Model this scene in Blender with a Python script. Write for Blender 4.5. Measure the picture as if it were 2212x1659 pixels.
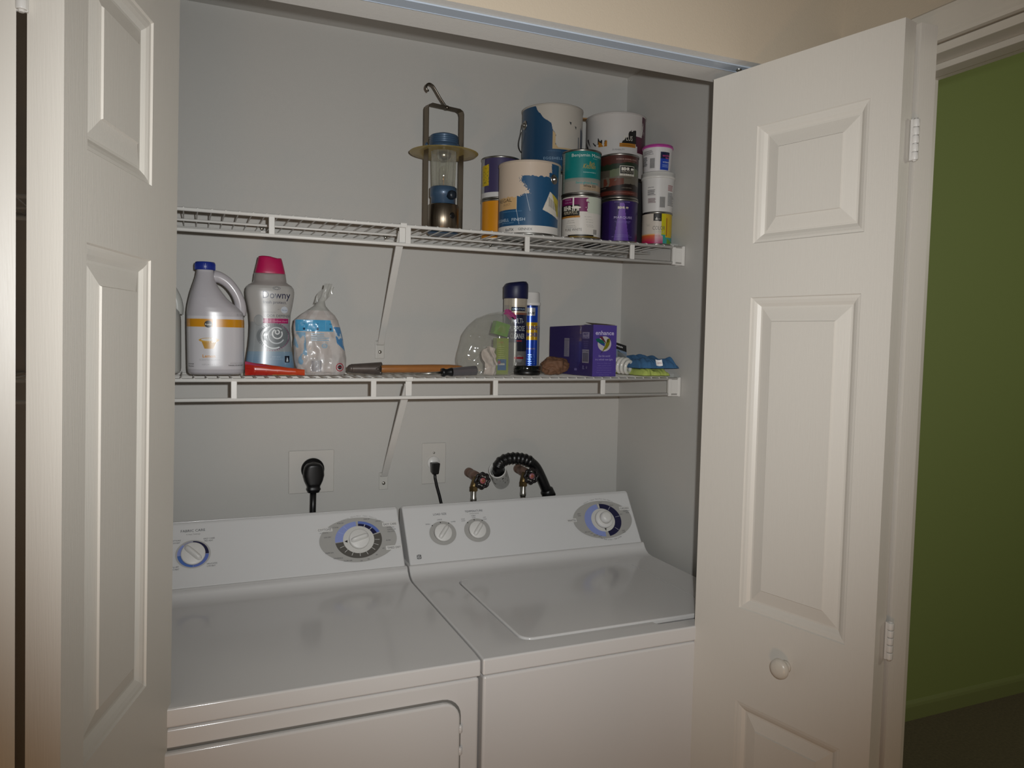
import bpy, math, random
from math import sin, cos, pi, sqrt, atan2, asin, exp
from mathutils import Vector, Matrix, noise
random.seed(7)
for o in list(bpy.data.objects): bpy.data.objects.remove(o)
S = bpy.context.scene
COL = S.collection

def lin(c):
    if isinstance(c, str):
        c = c.lstrip('#'); c = [int(c[i:i+2], 16)/255 for i in (0, 2, 4)]
        c = [x/12.92 if x <= .04045 else ((x+.055)/1.055)**2.4 for x in c]
    return (c[0], c[1], c[2], 1.0)

# ---------------------------------------------------------------- camera
CX, CY, CZ, YAW, PIT, ROL, FPX = -.5057, -2.0272, 1.5132, .4044, -.0599, .02, 1644.03
fw = Vector((sin(YAW)*cos(PIT), cos(YAW)*cos(PIT), sin(PIT)))
rt = Vector((cos(YAW), -sin(YAW), 0)); up = rt.cross(fw)
R2 = rt*cos(ROL)+up*sin(ROL); U2 = up*cos(ROL)-rt*sin(ROL)
cd = bpy.data.cameras.new('camera'); cam = bpy.data.objects.new('camera', cd); COL.objects.link(cam)
M4 = Matrix((R2, U2, -fw)).transposed().to_4x4(); M4.translation = Vector((CX, CY, CZ))
cam.matrix_world = M4
cd.sensor_fit = 'HORIZONTAL'; cd.sensor_width = 36; cd.lens = FPX/2212*36; cd.clip_start = .02
S.camera = cam

# ---------------------------------------------------------------- world and lights
w = bpy.data.worlds.new('world'); S.world = w; w.use_nodes = True
w.node_tree.nodes['Background'].inputs[0].default_value = (1, .76, .46, 1)
w.node_tree.nodes['Background'].inputs[1].default_value = .06

def light(name, kind, loc, energy, color, **k):
    d = bpy.data.lights.new(name, kind); o = bpy.data.objects.new(name, d); COL.objects.link(o)
    o.location = loc; d.energy = energy; d.color = color
    tgt = k.pop('target', None)
    for a, b in k.items(): setattr(d, a, b)
    if tgt is not None: o.rotation_euler = (Vector(tgt)-Vector(loc)).to_track_quat('-Z', 'Y').to_euler()
    return o
fl = Vector((CX, CY, CZ)) + R2*.046 + U2*.040
light('camera_flash', 'SPOT', fl, 72, (.97, .985, .985), target=fl+fw*2+U2*.21-R2*.09, spot_size=math.radians(92), spot_blend=1.0, shadow_soft_size=.010)
light('hall_warm_fill', 'AREA', (-.85, -2.55, .20), 4.2, (1, .56, .28), target=(.65, -1.1, .45), shape='DISK', size=.4)  # added low fill for the hall's warm ambient light, no lamp seen there
light('next_room_fill', 'AREA', (2.9, -2.4, 2.2), 9.5, (1, .98, .82), target=(2.3, .1, 1.5), shape='DISK', size=.4)  # unseen fill added to brighten the green wall beyond the doorway
vs = S.view_settings
vs.view_transform = 'Standard'; vs.look = 'None'; vs.gamma = 1; vs.use_curve_mapping = False; vs.exposure = 0.0

# ---------------------------------------------------------------- materials
MATS = {}
def mat(name, color=None, rough=.5, metal=0.0, coat=0.0, bump=None, spec=.5, noisecol=None, alpha=None, trans=0.0):
    """color None = reads the per-face colours of the label or part."""
    if name in MATS: return MATS[name]
    m = bpy.data.materials.new(name); m.use_nodes = True; nt = m.node_tree; N = nt.nodes; L = nt.links
    b = N['Principled BSDF']
    b.inputs['Roughness'].default_value = rough; b.inputs['Metallic'].default_value = metal
    b.inputs['Coat Weight'].default_value = coat; b.inputs['Coat Roughness'].default_value = .08
    b.inputs['Specular IOR Level'].default_value = spec
    b.inputs['Transmission Weight'].default_value = trans
    if alpha is not None: b.inputs['Alpha'].default_value = alpha
    if color is None:
        a = N.new('ShaderNodeVertexColor'); a.layer_name = 'Col'; src = a.outputs['Color']
    else:
        r = N.new('ShaderNodeRGB'); r.outputs[0].default_value = lin(color); src = r.outputs[0]
    tc = N.new('ShaderNodeTexCoord')
    if noisecol:
        sc, amt = noisecol
        n = N.new('ShaderNodeTexNoise'); n.inputs['Scale'].default_value = sc; n.inputs['Detail'].default_value = 3
        L.new(tc.outputs['Object'], n.inputs['Vector'])
        mr = N.new('ShaderNodeMapRange'); mr.inputs[3].default_value = 1-amt; mr.inputs[4].default_value = 1+amt
        L.new(n.outputs['Fac'], mr.inputs[0])
        mx = N.new('ShaderNodeMix'); mx.data_type = 'RGBA'; mx.blend_type = 'MULTIPLY'; mx.inputs[0].default_value = 1
        L.new(src, mx.inputs[6]); L.new(mr.outputs[0], mx.inputs[7]); src = mx.outputs[2]
    L.new(src, b.inputs['Base Color'])
    if bump:
        sc, st, scale3 = bump
        mp = N.new('ShaderNodeMapping'); mp.inputs['Scale'].default_value = scale3
        L.new(tc.outputs['Object'], mp.inputs['Vector'])
        n = N.new('ShaderNodeTexNoise'); n.inputs['Scale'].default_value = sc; n.inputs['Detail'].default_value = 4
        L.new(mp.outputs[0], n.inputs['Vector'])
        bp = N.new('ShaderNodeBump'); bp.inputs['Strength'].default_value = st; bp.inputs['Distance'].default_value = .002
        L.new(n.outputs['Fac'], bp.inputs['Height']); L.new(bp.outputs[0], b.inputs['Normal'])
    MATS[name] = m
    return m

def film(name, color, clear=.85, rough=.12):
    """thin clear plastic or glass: mostly see-through, with grazing and specular reflections"""
    if name in MATS: return MATS[name]
    m = bpy.data.materials.new(name); m.use_nodes = True; nt = m.node_tree; N = nt.nodes; L = nt.links
    b = N['Principled BSDF']; b.inputs['Base Color'].default_value = lin(color); b.inputs['Roughness'].default_value = rough
    t = N.new('ShaderNodeBsdfTransparent'); t.inputs[0].default_value = lin(color)
    lw = N.new('ShaderNodeLayerWeight'); lw.inputs[0].default_value = .25
    mr = N.new('ShaderNodeMapRange'); mr.inputs[3].default_value = 1-clear; mr.inputs[4].default_value = min(1, 1-clear+.45)
    L.new(lw.outputs['Facing'], mr.inputs[0])
    mx = N.new('ShaderNodeMixShader'); L.new(mr.outputs[0], mx.inputs[0]); L.new(t.outputs[0], mx.inputs[1]); L.new(b.outputs[0], mx.inputs[2])
    g = N.new('ShaderNodeBsdfGlossy'); g.inputs['Roughness'].default_value = rough
    m2 = N.new('ShaderNodeMixShader'); m2.inputs[0].default_value = .05
    L.new(mx.outputs[0], m2.inputs[1]); L.new(g.outputs[0], m2.inputs[2])
    L.new(m2.outputs[0], N['Material Output'].inputs[0])
    MATS[name] = m
    return m

PAINTWALL = mat('closet_wall_paint', '#bab8b3', .6, bump=(420, .12, (1, 1, 1)))
HALLPAINT = mat('hall_wall_paint', None, .6, bump=(300, .15, (1, 1, 1)))
GREEN = mat('green_wall_paint', '#8f9f60', .65, bump=(300, .1, (1, 1, 1)))
TRIM = mat('white_trim_paint', '#d2cdc2', .4)
DOORW = mat('white_door_paint', '#d6d1c8', .42, bump=(60, .13, (9, 9, .35)))
CARPET = mat('brown_carpet', '#7a6f5e', .95, bump=(500, .9, (1, 1, 1)), noisecol=(90, .35))
ENAMEL = mat('white_enamel', '#d6d4d2', .15, coat=.2, noisecol=(3, .02))
PANEL = mat('control_panel_plastic', '#d8d7d6', .22, coat=.1)
PRINT = mat('printed_ink', None, .4)
WIRE = mat('white_vinyl_wire', '#d9d7d2', .35)
STEEL = mat('bright_steel', '#b9b7b0', .28, metal=1)
DARKST = mat('dark_gap', '#101010', .7)
LABEL = mat('label_paper', None, .38, coat=.15)
MATTE = mat('matte_print', None, .6)
PLASTIC = mat('white_plastic', '#dcdad6', .35)
BLACKP = mat('black_rubber', '#0b0b0c', .38)
CLEAR = film('clear_plastic_film', '#f1f1ee', .93, .09)

# ---------------------------------------------------------------- mesh builder
FONTCACHE = {}
def glyphs(s, bold=0.0, spacing=1.0, shear=0.0):
    k = (s, bold, spacing, shear)
    if k not in FONTCACHE:
        c = bpy.data.curves.new('t', 'FONT'); c.body = s; c.size = 1; c.resolution_u = 2; c.offset = bold; c.space_character = spacing; c.shear = shear
        ob = bpy.data.objects.new('t', c)
        me = bpy.data.meshes.new_from_object(ob)
        vs_ = [(v.co.x, v.co.y) for v in me.vertices]; fs = [tuple(p.vertices) for p in me.polygons]
        bpy.data.objects.remove(ob); bpy.data.curves.remove(c); bpy.data.meshes.remove(me)
        FONTCACHE[k] = (vs_, fs, max([v[0] for v in vs_] or [0]), min([v[0] for v in vs_] or [0]))
    return FONTCACHE[k]

class MB:
    def __init__(s): s.v = []; s.f = []; s.c = []; s.s = []
    def add(s, vs_, fs, col='#ffffff', smooth=False):
        n = len(s.v); s.v += [tuple(p) for p in vs_]; c = lin(col) if isinstance(col, str) else col
        for f in fs:
            s.f.append(tuple(i+n for i in f)); s.c.append(c); s.s.append(smooth)
        return s
    def box(s, a, b, col='#ffffff', mp=None):
        x0, y0, z0 = a; x1, y1, z1 = b
        P = [(x0,y0,z0),(x1,y0,z0),(x1,y1,z0),(x0,y1,z0),(x0,y0,z1),(x1,y0,z1),(x1,y1,z1),(x0,y1,z1)]
        if mp: P = [mp(*p) for p in P]
        return s.add(P, [(0,3,2,1),(4,5,6,7),(0,1,5,4),(1,2,6,5),(2,3,7,6),(3,0,4,7)], col)
    def frame(s, a, b, wdt):
        d = (Vector(b)-Vector(a)).normalized()
        h = Vector((0,0,1)) if abs(d.z) < .9 else Vector((1,0,0))
        u_ = d.cross(h).normalized(); return u_, u_.cross(d)
    def tube(s, pts, r, seg=10, col='#ffffff', closed=False, caps=True, smooth=True):
        pts = [Vector(p) for p in pts]; n = len(pts); rs = r if isinstance(r, (list, tuple)) else [r]*n
        vs_ = []; fs = []; prev = None
        for i, p in enumerate(pts):
            if closed: d = pts[(i+1) % n]-pts[i-1]
            else: d = pts[min(i+1, n-1)]-pts[max(i-1, 0)]
            d.normalize()
            if prev is None:
                h = Vector((0,0,1)) if abs(d.z) < .9 else Vector((1,0,0)); a = d.cross(h).normalized()
            else:
                a = (prev-d*prev.dot(d)).normalized()
            prev = a; b = d.cross(a)
            for k in range(seg):
                t = 2*pi*k/seg; vs_.append(p+(a*cos(t)+b*sin(t))*rs[i])
        m = n if closed else n-1
        for i in range(m):
            for k in range(seg):
                A = i*seg+k; B = i*seg+(k+1) % seg; j = (i+1) % n
                fs.append((A, B, j*seg+(k+1) % seg, j*seg+k))
        if caps and not closed:
            fs.append(tuple(reversed(range(seg)))); fs.append(tuple(range((n-1)*seg, n*seg)))
        return s.add(vs_, fs, col, smooth)
    def lathe(s, c, prof, seg=32, col='#ffffff', colfn=None, axis=None, phi=0, sy=1.0, smooth=True, caps=True):
        """prof = [(r, h)], turned about the vertical through c, or about the given axis"""
        c = Vector(c)
        if axis is None: ax, u_, v_ = Vector((0,0,1)), Vector((cos(phi), sin(phi), 0)), Vector((-sin(phi), cos(phi), 0))
        else:
            ax = Vector(axis).normalized(); h = Vector((0,0,1)) if abs(ax.z) < .9 else Vector((1,0,0)); u_ = ax.cross(h).normalized(); v_ = ax.cross(u_)
        vs_ = [c+ax*h_+(u_*cos(2*pi*k/seg)+v_*sin(2*pi*k/seg)*sy)*r_ for r_, h_ in prof for k in range(seg)]
        n = len(s.v); s.v += [tuple(p) for p in vs_]
        for i in range(len(prof)-1):
            for k in range(seg):
                s.f.append((n+i*seg+k, n+i*seg+(k+1) % seg, n+(i+1)*seg+(k+1) % seg, n+(i+1)*seg+k))
                cc = colfn((k+.5)/seg, i) if colfn else col
                s.c.append(lin(cc) if isinstance(cc, str) else cc); s.s.append(smooth)
        for i, rev in ((0, True), (len(prof)-1, False)):
            if caps and prof[i][0] > 1e-5:
                idx = [n+i*seg+k for k in range(seg)]
                s.f.append(tuple(reversed(idx)) if rev else tuple(idx)); s.c.append(lin(col) if isinstance(col, str) else col); s.s.append(False)
        return s
    def surf(s, fn, nu, nv, colfn=None, col='#ffffff', smooth=True, wrap=False):
        """fn(u,v) -> point, u and v in 0..1"""
        n = len(s.v)
        for j in range(nv+1):
            for i in range(nu if wrap else nu+1): s.v.append(tuple(fn(i/nu, j/nv)))
        W = nu if wrap else nu+1
        for j in range(nv):
            for i in range(nu):
                i2 = (i+1) % W if wrap else i+1
                s.f.append((n+j*W+i, n+j*W+i2, n+(j+1)*W+i2, n+(j+1)*W+i))
                cc = colfn((i+.5)/nu, (j+.5)/nv) if colfn else col
                s.c.append(lin(cc) if isinstance(cc, str) else cc); s.s.append(smooth)
        return s
    def text(s, t, x, y, size, mp, col='#111111', align='C', bold=0.0, spacing=1.0, width=None, rot=0, shear=0.0):
        vs_, fs, wmax, wmin = glyphs(t, bold, spacing, shear)
        if not fs: return s
        wd = wmax-wmin; sx = size
        if width: sx = width/wd
        off = {'C': -(wmin+wd/2), 'L': -wmin, 'R': -wmax}[align]
        P = []
        for a, b in vs_:
            X = (a+off)*sx; Y = b*size
            P.append(mp(x+X*cos(rot)-Y*sin(rot), y+X*sin(rot)+Y*cos(rot)))
        return s.add(P, fs, col)
    def poly(s, pts, mp, col, sub=1):
        return s.add([mp(*p) for p in pts], [tuple(range(len(pts)))], col)
    def disc(s, x, y, rx, ry, mp, col, seg=48):
        if max(rx, ry) < .006: return s.add([mp(x+rx*cos(2*pi*k/seg), y+ry*sin(2*pi*k/seg)) for k in range(seg)], [tuple(range(seg))], col)
        N_ = 5; P = [mp(x, y)]; F = []
        for j in range(1, N_+1): P += [mp(x+rx*j/N_*cos(2*pi*k/seg), y+ry*j/N_*sin(2*pi*k/seg)) for k in range(seg)]
        for k in range(seg):
            k2 = (k+1) % seg; F.append((0, 1+k, 1+k2))
            for j in range(N_-1): F.append((1+j*seg+k, 1+(j+1)*seg+k, 1+(j+1)*seg+k2, 1+j*seg+k2))
        return s.add(P, F, col)
    def trap(s, x, y0, y1, w0, w1, mp, col, n=10):
        P = [mp(x-w0/2+w0*k/n, y0) for k in range(n+1)]+[mp(x-w1/2+w1*k/n, y1) for k in range(n+1)]
        return s.add(P, [(k, k+1, n+2+k, n+1+k) for k in range(n)], col)
    def bear(s, x, y, w_, h_, mp, col):
        s.disc(x, y+h_*.15, w_*.42, h_*.26, mp, col, 20); s.disc(x+w_*.40, y+h_*.12, w_*.15, h_*.14, mp, col, 12)
        for a in (-.34, -.16, .12, .26): s.rect(x+w_*a, y-h_*.5, x+w_*(a+.10), y+h_*.15, mp, col)
        return s
    def arc(s, x, y, r0, r1, a0, a1, mp, col, ry=1.0, seg=None):
        """angles in degrees clockwise from the top"""
        seg = seg or max(2, int(abs(a1-a0)/5)); P = []; F = []
        for k in range(seg+1):
            t = math.radians(a0+(a1-a0)*k/seg)
            for r_ in (r0, r1): P.append(mp(x+r_*sin(t), y+r_*cos(t)*ry))
        for k in range(seg): F.append((2*k, 2*k+2, 2*k+3, 2*k+1))
        return s.add(P, F, col)
    def rect(s, x0, y0, x1, y1, mp, col, n=1):
        P = []; F = []
        for k in range(n+1):
            x = x0+(x1-x0)*k/n; P += [mp(x, y0), mp(x, y1)]
        for k in range(n): F.append((2*k, 2*k+2, 2*k+3, 2*k+1))
        return s.add(P, F, col)
    def lines(s, x0, x1, y, n, dy, h, mp, col, seed=1, ragged=.3, seg=3):
        rr = random.Random(seed)
        for k in range(n):
            e = x1-(x1-x0)*ragged*rr.random(); s.rect(x0, y-k*dy-h, e, y-k*dy, mp, col, seg)
        return s
    def build(s, name, m, parent=None, bevel=None, label=None, subsurf=0, seg=3, angle=40, recalc=False):
        me = bpy.data.meshes.new(name); me.from_pydata(s.v, [], s.f)
        for i, p in enumerate(me.polygons): p.use_smooth = s.s[i] or bool(bevel)
        ca = me.color_attributes.new('Col', 'FLOAT_COLOR', 'CORNER'); arr = []
        for i, p in enumerate(me.polygons): arr += list(s.c[i])*p.loop_total
        ca.data.foreach_set('color', arr)
        me.materials.append(m); me.update()
        if recalc:
            import bmesh
            bm = bmesh.new(); bm.from_mesh(me); bmesh.ops.recalc_face_normals(bm, faces=bm.faces); bm.to_mesh(me); bm.free()
        o = bpy.data.objects.new(name, me); COL.objects.link(o)
        if bevel:
            b = o.modifiers.new('bevel', 'BEVEL'); b.width = bevel; b.segments = seg; b.limit_method = 'ANGLE'; b.angle_limit = math.radians(angle); b.harden_normals = True
        if subsurf:
            b = o.modifiers.new('sub', 'SUBSURF'); b.levels = subsurf; b.render_levels = subsurf
        if parent is not None:
            o.parent = parent; o.matrix_parent_inverse = parent.matrix_world.inverted()
        if label: o['label'] = label
        return o

def thing(name, label, cat, loc=(0,0,0), group=None):
    o = bpy.data.objects.new(name, None); COL.objects.link(o); o.location = loc; o.empty_display_size = .03
    o.matrix_world = Matrix.Translation(loc)
    o['label'] = label; o['category'] = cat
    if group: o['group'] = group
    return o
def tag(o, label, cat, group=None):
    o['label'] = label; o['category'] = cat
    if group: o['group'] = group
    return o
def struct(o, label, cat):
    o['kind'] = 'structure'; o['label'] = label; o['category'] = cat; return o
def nz(x, y=0, z=0): return noise.noise(Vector((x, y, z)))

# ================================================================ SETTING
XW = .7212
m = MB(); m.box((-1.0, 0, 0), (.90, .09, 2.31)); struct(m.build('wall_back', PAINTWALL), 'white back wall of the laundry closet', 'wall')
m = MB(); m.add([(XW,0,0),(.742,-.70,0),(.742,-.70,2.31),(XW,0,2.31),(.80,0,0),(.80,-.70,0),(.80,-.70,2.31),(.80,0,2.31)],
      [(0,3,2,1),(4,5,6,7),(0,4,7,3),(1,2,6,5),(3,7,6,2),(0,1,5,4)])
struct(m.build('wall_closet_right', PAINTWALL, recalc=True), 'white right side wall of the laundry closet', 'wall')
m = MB(); m.box((-1.02, -.69, 0), (-.925, 0, 2.31)); struct(m.build('wall_closet_left', PAINTWALL), 'white left side wall of the laundry closet', 'wall')
m = MB(); m.box((-1.0, -.69, 2.3023), (.80, .05, 2.34)); struct(m.build('ceiling_closet', PAINTWALL), 'low white ceiling of the laundry closet', 'ceiling')
# front wall with the closet opening: beige face to the hall, white reveal
BG, WH = '#c9bba6', '#d8d6d1'
def wallbox(mb, a, b, front):
    x0,y0,z0 = a; x1,y1,z1 = b
    P = [(x0,y0,z0),(x1,y0,z0),(x1,y1,z0),(x0,y1,z0),(x0,y0,z1),(x1,y0,z1),(x1,y1,z1),(x0,y1,z1)]
    F = {'bot':(0,3,2,1),'top':(4,5,6,7),'-y':(0,1,5,4),'+x':(1,2,6,5),'+y':(2,3,7,6),'-x':(3,0,4,7)}
    n = len(mb.v); mb.v += P
    for k, f in F.items():
        mb.f.append(tuple(i+n for i in f)); mb.c.append(lin(front.get(k, front['*']))); mb.s.append(False)
m = MB()
wallbox(m, (-1.9, -.805, 2.062), (.746, -.678, 3.15), {'-y': BG, '*': WH})
wallbox(m, (-1.9, -.805, 0), (-.875, -.678, 2.062), {'-y': BG, '*': WH})
wallbox(m, (.697, -.805, 0), (.746, -.678, 2.062), {'-y': BG, '*': WH})
struct(m.build('wall_front', HALLPAINT), 'beige hall wall above and beside the closet opening', 'wall')
# right hall wall with doorway
JY, JY2, HZ = -.915, -1.72, 2.062
m = MB()
for a, b in (((.746, JY, 0), (.876, -.60, 3.15)), ((.746, JY2, HZ), (.876, JY, 3.15)), ((.746, -3.6, 0), (.876, JY2, 3.15))):
    wallbox(m, a, b, {'-x': BG, '+x': '#8a955a', '*': BG})
struct(m.build('wall_right', HALLPAINT), 'beige right hall wall around the doorway', 'wall')
m = MB(); m.box((-1.9, -3.6, 3.15), (4.3, .2, 3.25)); struct(m.build('ceiling', mat('ceiling_paint', '#cfc8bb', .8)), 'pale ceiling over the hall', 'ceiling')
m = MB(); m.box((-1.9, -3.6, -.05), (4.3, .2, 0)); struct(m.build('floor', CARPET), 'dark brown carpet floor', 'floor')
m = MB(); m.box((.876, .095, 0), (4.3, .2, 3.15)); struct(m.build('wall_green', GREEN), 'olive green wall seen through the doorway', 'wall')
m = MB(); m.box((4.2, -3.6, 0), (4.3, .1, 3.15)); struct(m.build('wall_green_side', GREEN), 'olive green side wall of the next room', 'wall')

prof = [(.095,0),(.083,0),(.083,.055),(.086,.066),(.091,.074),(.095,.078)]
m = MB(); n_ = len(prof)
m.add([(.876, y, z) for y, z in prof]+[(4.2, y, z) for y, z in prof], [(i, i+1, n_+i+1, n_+i) for i in range(n_-1)]+[tuple(range(n_)), tuple(reversed(range(n_, 2*n_)))])
struct(m.build('baseboard_green', mat('baseboard_bounce_tint', '#8a9560', .5), recalc=True), 'pale baseboard along the green wall', 'baseboard')  # green bounce light off the wall is put into this base colour
# doorway casing and jamb in the right wall
m = MB()
def casing_head(mb):
    P = [(0,0),(-.011,.0),(-.013,.006),(-.013,.012),(-.016,.016),(-.018,.046),(-.018,.054),(-.014,.058),(0,.058)]
    n = len(P); y0, y1 = JY2-.055, JY+.060
    mb.add([(.746+a, y0, HZ-.001+b) for a, b in P]+[(.746+a, y1, HZ-.001+b) for a, b in P],
           [(i, (i+1) % n, n+(i+1) % n, n+i) for i in range(n)]+[tuple(range(n)), tuple(reversed(range(n, 2*n)))])
casing_head(m)
m.box((.728, JY+.004, 0), (.746, JY+.060, HZ)); m.box((.728, JY2-.055, 0), (.746, JY2-.004, HZ))
struct(m.build('trim_1', TRIM, recalc=True), 'white moulded casing around the doorway to the green room', 'trim')
m = MB()
m.box((.7465, JY2, HZ-.019), (.8755, JY, HZ-.003)); m.box((.7465, JY-.016, 0), (.8755, JY, HZ-.003)); m.box((.7465, JY2, 0), (.8755, JY2+.016, HZ-.003))
m.box((.792, JY2+.016, HZ-.031), (.828, JY-.016, HZ-.019)); m.box((.792, JY-.027, 0), (.828, JY-.016, HZ-.019))
struct(m.build('trim_2', TRIM, bevel=.002), 'white jamb and stop lining the doorway', 'trim')
# bifold track under the header
m = MB()
y0, y1, zt_ = -.7815, -.7535, 2.062
m.box((-.873, y0, zt_-.0022), (.515, y1, zt_-.0005))
m.box((-.873, y0-.0016, zt_-.0030), (.700, y0, zt_-.0004)); m.box((-.873, y1, zt_-.0030), (.700, y1+.0016, zt_-.0004))
m.box((.515, y0, zt_-.0006), (.697, y1, zt_-.0004))
trk = tag(m.build('door_track', mat('track_enamel', '#aeb9c6', .35)), 'pale blue-grey metal track under the top of the closet opening', 'door track')

# ---- bifold doors
DZ0, DZ1 = .022, 2.045
PZ = [(1.706, 1.930), (.986, 1.602), (.235, .797)]
RINGS = [(0, 0), (.0018, .0028), (.0065, .0036), (.012, .0060), (.018, .0105), (.0215, .0105), (.046, .0040), (.0475, .0016)]
def door_panel(parent, a, b, ninto, em, ef, lean=0.0, dz=0.0, th=.035, label=None):
    a = Vector((a[0], a[1], 0)); b = Vector((b[0], b[1], 0)); Ln = (b-a).length; u_ = (b-a)/Ln; n = Vector((ninto[0], ninto[1], 0)).normalized()
    def P(t, d, z):
        q = a+u_*t+n*d; z += dz; return (q.x+lean*(z-1.5), q.y, z)
    m = MB()
    for side in (0, 1):
        D = (lambda d: d) if side == 0 else (lambda d: th-d)
        us = [0, em, Ln-ef, Ln]; zs = [DZ0]+[z for p in sorted(PZ) for z in p]+[DZ1]
        for i in range(3):
            for j in range(len(zs)-1):
                if i == 1 and j % 2 == 1: continue
                m.add([P(us[i], D(0), zs[j]), P(us[i+1], D(0), zs[j]), P(us[i+1], D(0), zs[j+1]), P(us[i], D(0), zs[j+1])], [(0,1,2,3)])
        for z0, z1 in PZ:
            V = []; F = []
            for o_, d in RINGS:
                V += [P(us[1]+o_, D(d), z0+o_), P(us[2]-o_, D(d), z0+o_), P(us[2]-o_, D(d), z1-o_), P(us[1]+o_, D(d), z1-o_)]
            for r_ in range(len(RINGS)-1):
                for k in range(4): F.append((4*r_+k, 4*r_+(k+1) % 4, 4*r_+4+(k+1) % 4, 4*r_+4+k))
            r_ = len(RINGS)-1; F.append((4*r_, 4*r_+1, 4*r_+2, 4*r_+3)); m.add(V, F)
    m.add([P(0,0,DZ0),P(0,th,DZ0),P(0,th,DZ1),P(0,0,DZ1)], [(0,1,2,3)]); m.add([P(Ln,0,DZ0),P(Ln,th,DZ0),P(Ln,th,DZ1),P(Ln,0,DZ1)], [(0,1,2,3)])
    m.add([P(0,0,DZ0),P(0,th,DZ0),P(Ln,th,DZ0),P(Ln,0,DZ0)], [(0,1,2,3)]); m.add([P(0,0,DZ1),P(0,th,DZ1),P(Ln,th,DZ1),P(Ln,0,DZ1)], [(0,1,2,3)])
    import bmesh
    o = m.build('door_panel', DOORW, parent, label=label)
    bm = bmesh.new(); bm.from_mesh(o.data); bmesh.ops.remove_doubles(bm, verts=bm.verts, dist=1e-5); bmesh.ops.recalc_face_normals(bm, faces=bm.faces)
    bm.to_mesh(o.data); bm.free()
    return o
def hinge(parent, x, y, z0, z1, lean=0.0, col=TRIM):
    m = MB(); n = 5; h = (z1-z0)/n
    f = lambda z: x+lean*(z-1.5)
    for k in range(n):
        m.lathe((f(z0+k*h), y, z0+k*h+.0006), [(.0052, 0), (.0055, .001), (.0055, h-.0022), (.0052, h-.0012)], 14)
    m.lathe((f(z0), y, z0-.002), [(.0028, 0), (.0028, z1-z0+.004)], 10)
    m.box((f(z0)-.0055, y+.002, z0), (f(z0)+.0055, y+.0060, z1))
    return m.build('hinge', PLASTIC, parent)
rd = thing('door_2', 'right white bifold closet door folded open, with a round knob', 'door', (.60, -1.10, 0)); rd['kind'] = 'structure'
a, b = (.568, -1.1092), (.4801, -.7326)
door_panel(rd, a, b, (.974, .228), .054, .109)
door_panel(rd, (.6435, -1.1085), (.668, -.738), (-.998, .068), .054, .109, label='outer leaf of the folded door, seen edge-on')
for z0, z1 in ((1.820, 1.887), (.975, 1.040)): hinge(rd, .6020, -1.1105, z0, z1)
uu = Vector((-.2274, .9738, 0)); kp = Vector((.568, -1.1092, .906))+uu*.168; nn = Vector((-.9738, -.2274, 0))
m = MB(); m.lathe(kp, [(.012, -.001), (.0110, .003), (.0095, .007), (.011, .011), (.0170, .0145), (.0190, .018), (.0180, .023), (.0135, .0265), (.007, .0285), (0, .029)], 32, axis=nn)
m.build('door_knob', mat('knob_plastic', '#d3ccc0', .3), rd, label='round white knob')
m = MB(); pv = Vector((.568, -1.1092, 0))+uu*.325+Vector((.974, .228, 0))*.017
pv = Vector((.5145, -.7665, 0)); m.lathe((pv.x, pv.y, 2.0452), [(.0035, 0), (.0035, .012), (.0058, .0125), (.0058, .0168), (.003, .0169)], 16)
m.build('guide_pin', STEEL, rd)
ld = thing('door_1', 'left white bifold closet door folded open, seen almost edge-on', 'door', (-.66, -1.08, 0)); ld['kind'] = 'structure'
LEAN = .0180
door_panel(ld, (-.6281, -1.0863), (-.5219, -.7191), (-.9607, .2778), .058, .114, lean=LEAN, dz=.011, th=.0365)
door_panel(ld, (-.7055, -1.092), (-.789, -.7225), (.974, .224), .058, .110, lean=LEAN, dz=.011, label='outer leaf of the folded door, seen edge-on')
for z0, z1 in ((1.841, 1.912), (.95, 1.02)): hinge(ld, -.6670, -1.0835, z0, z1, LEAN)

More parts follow.
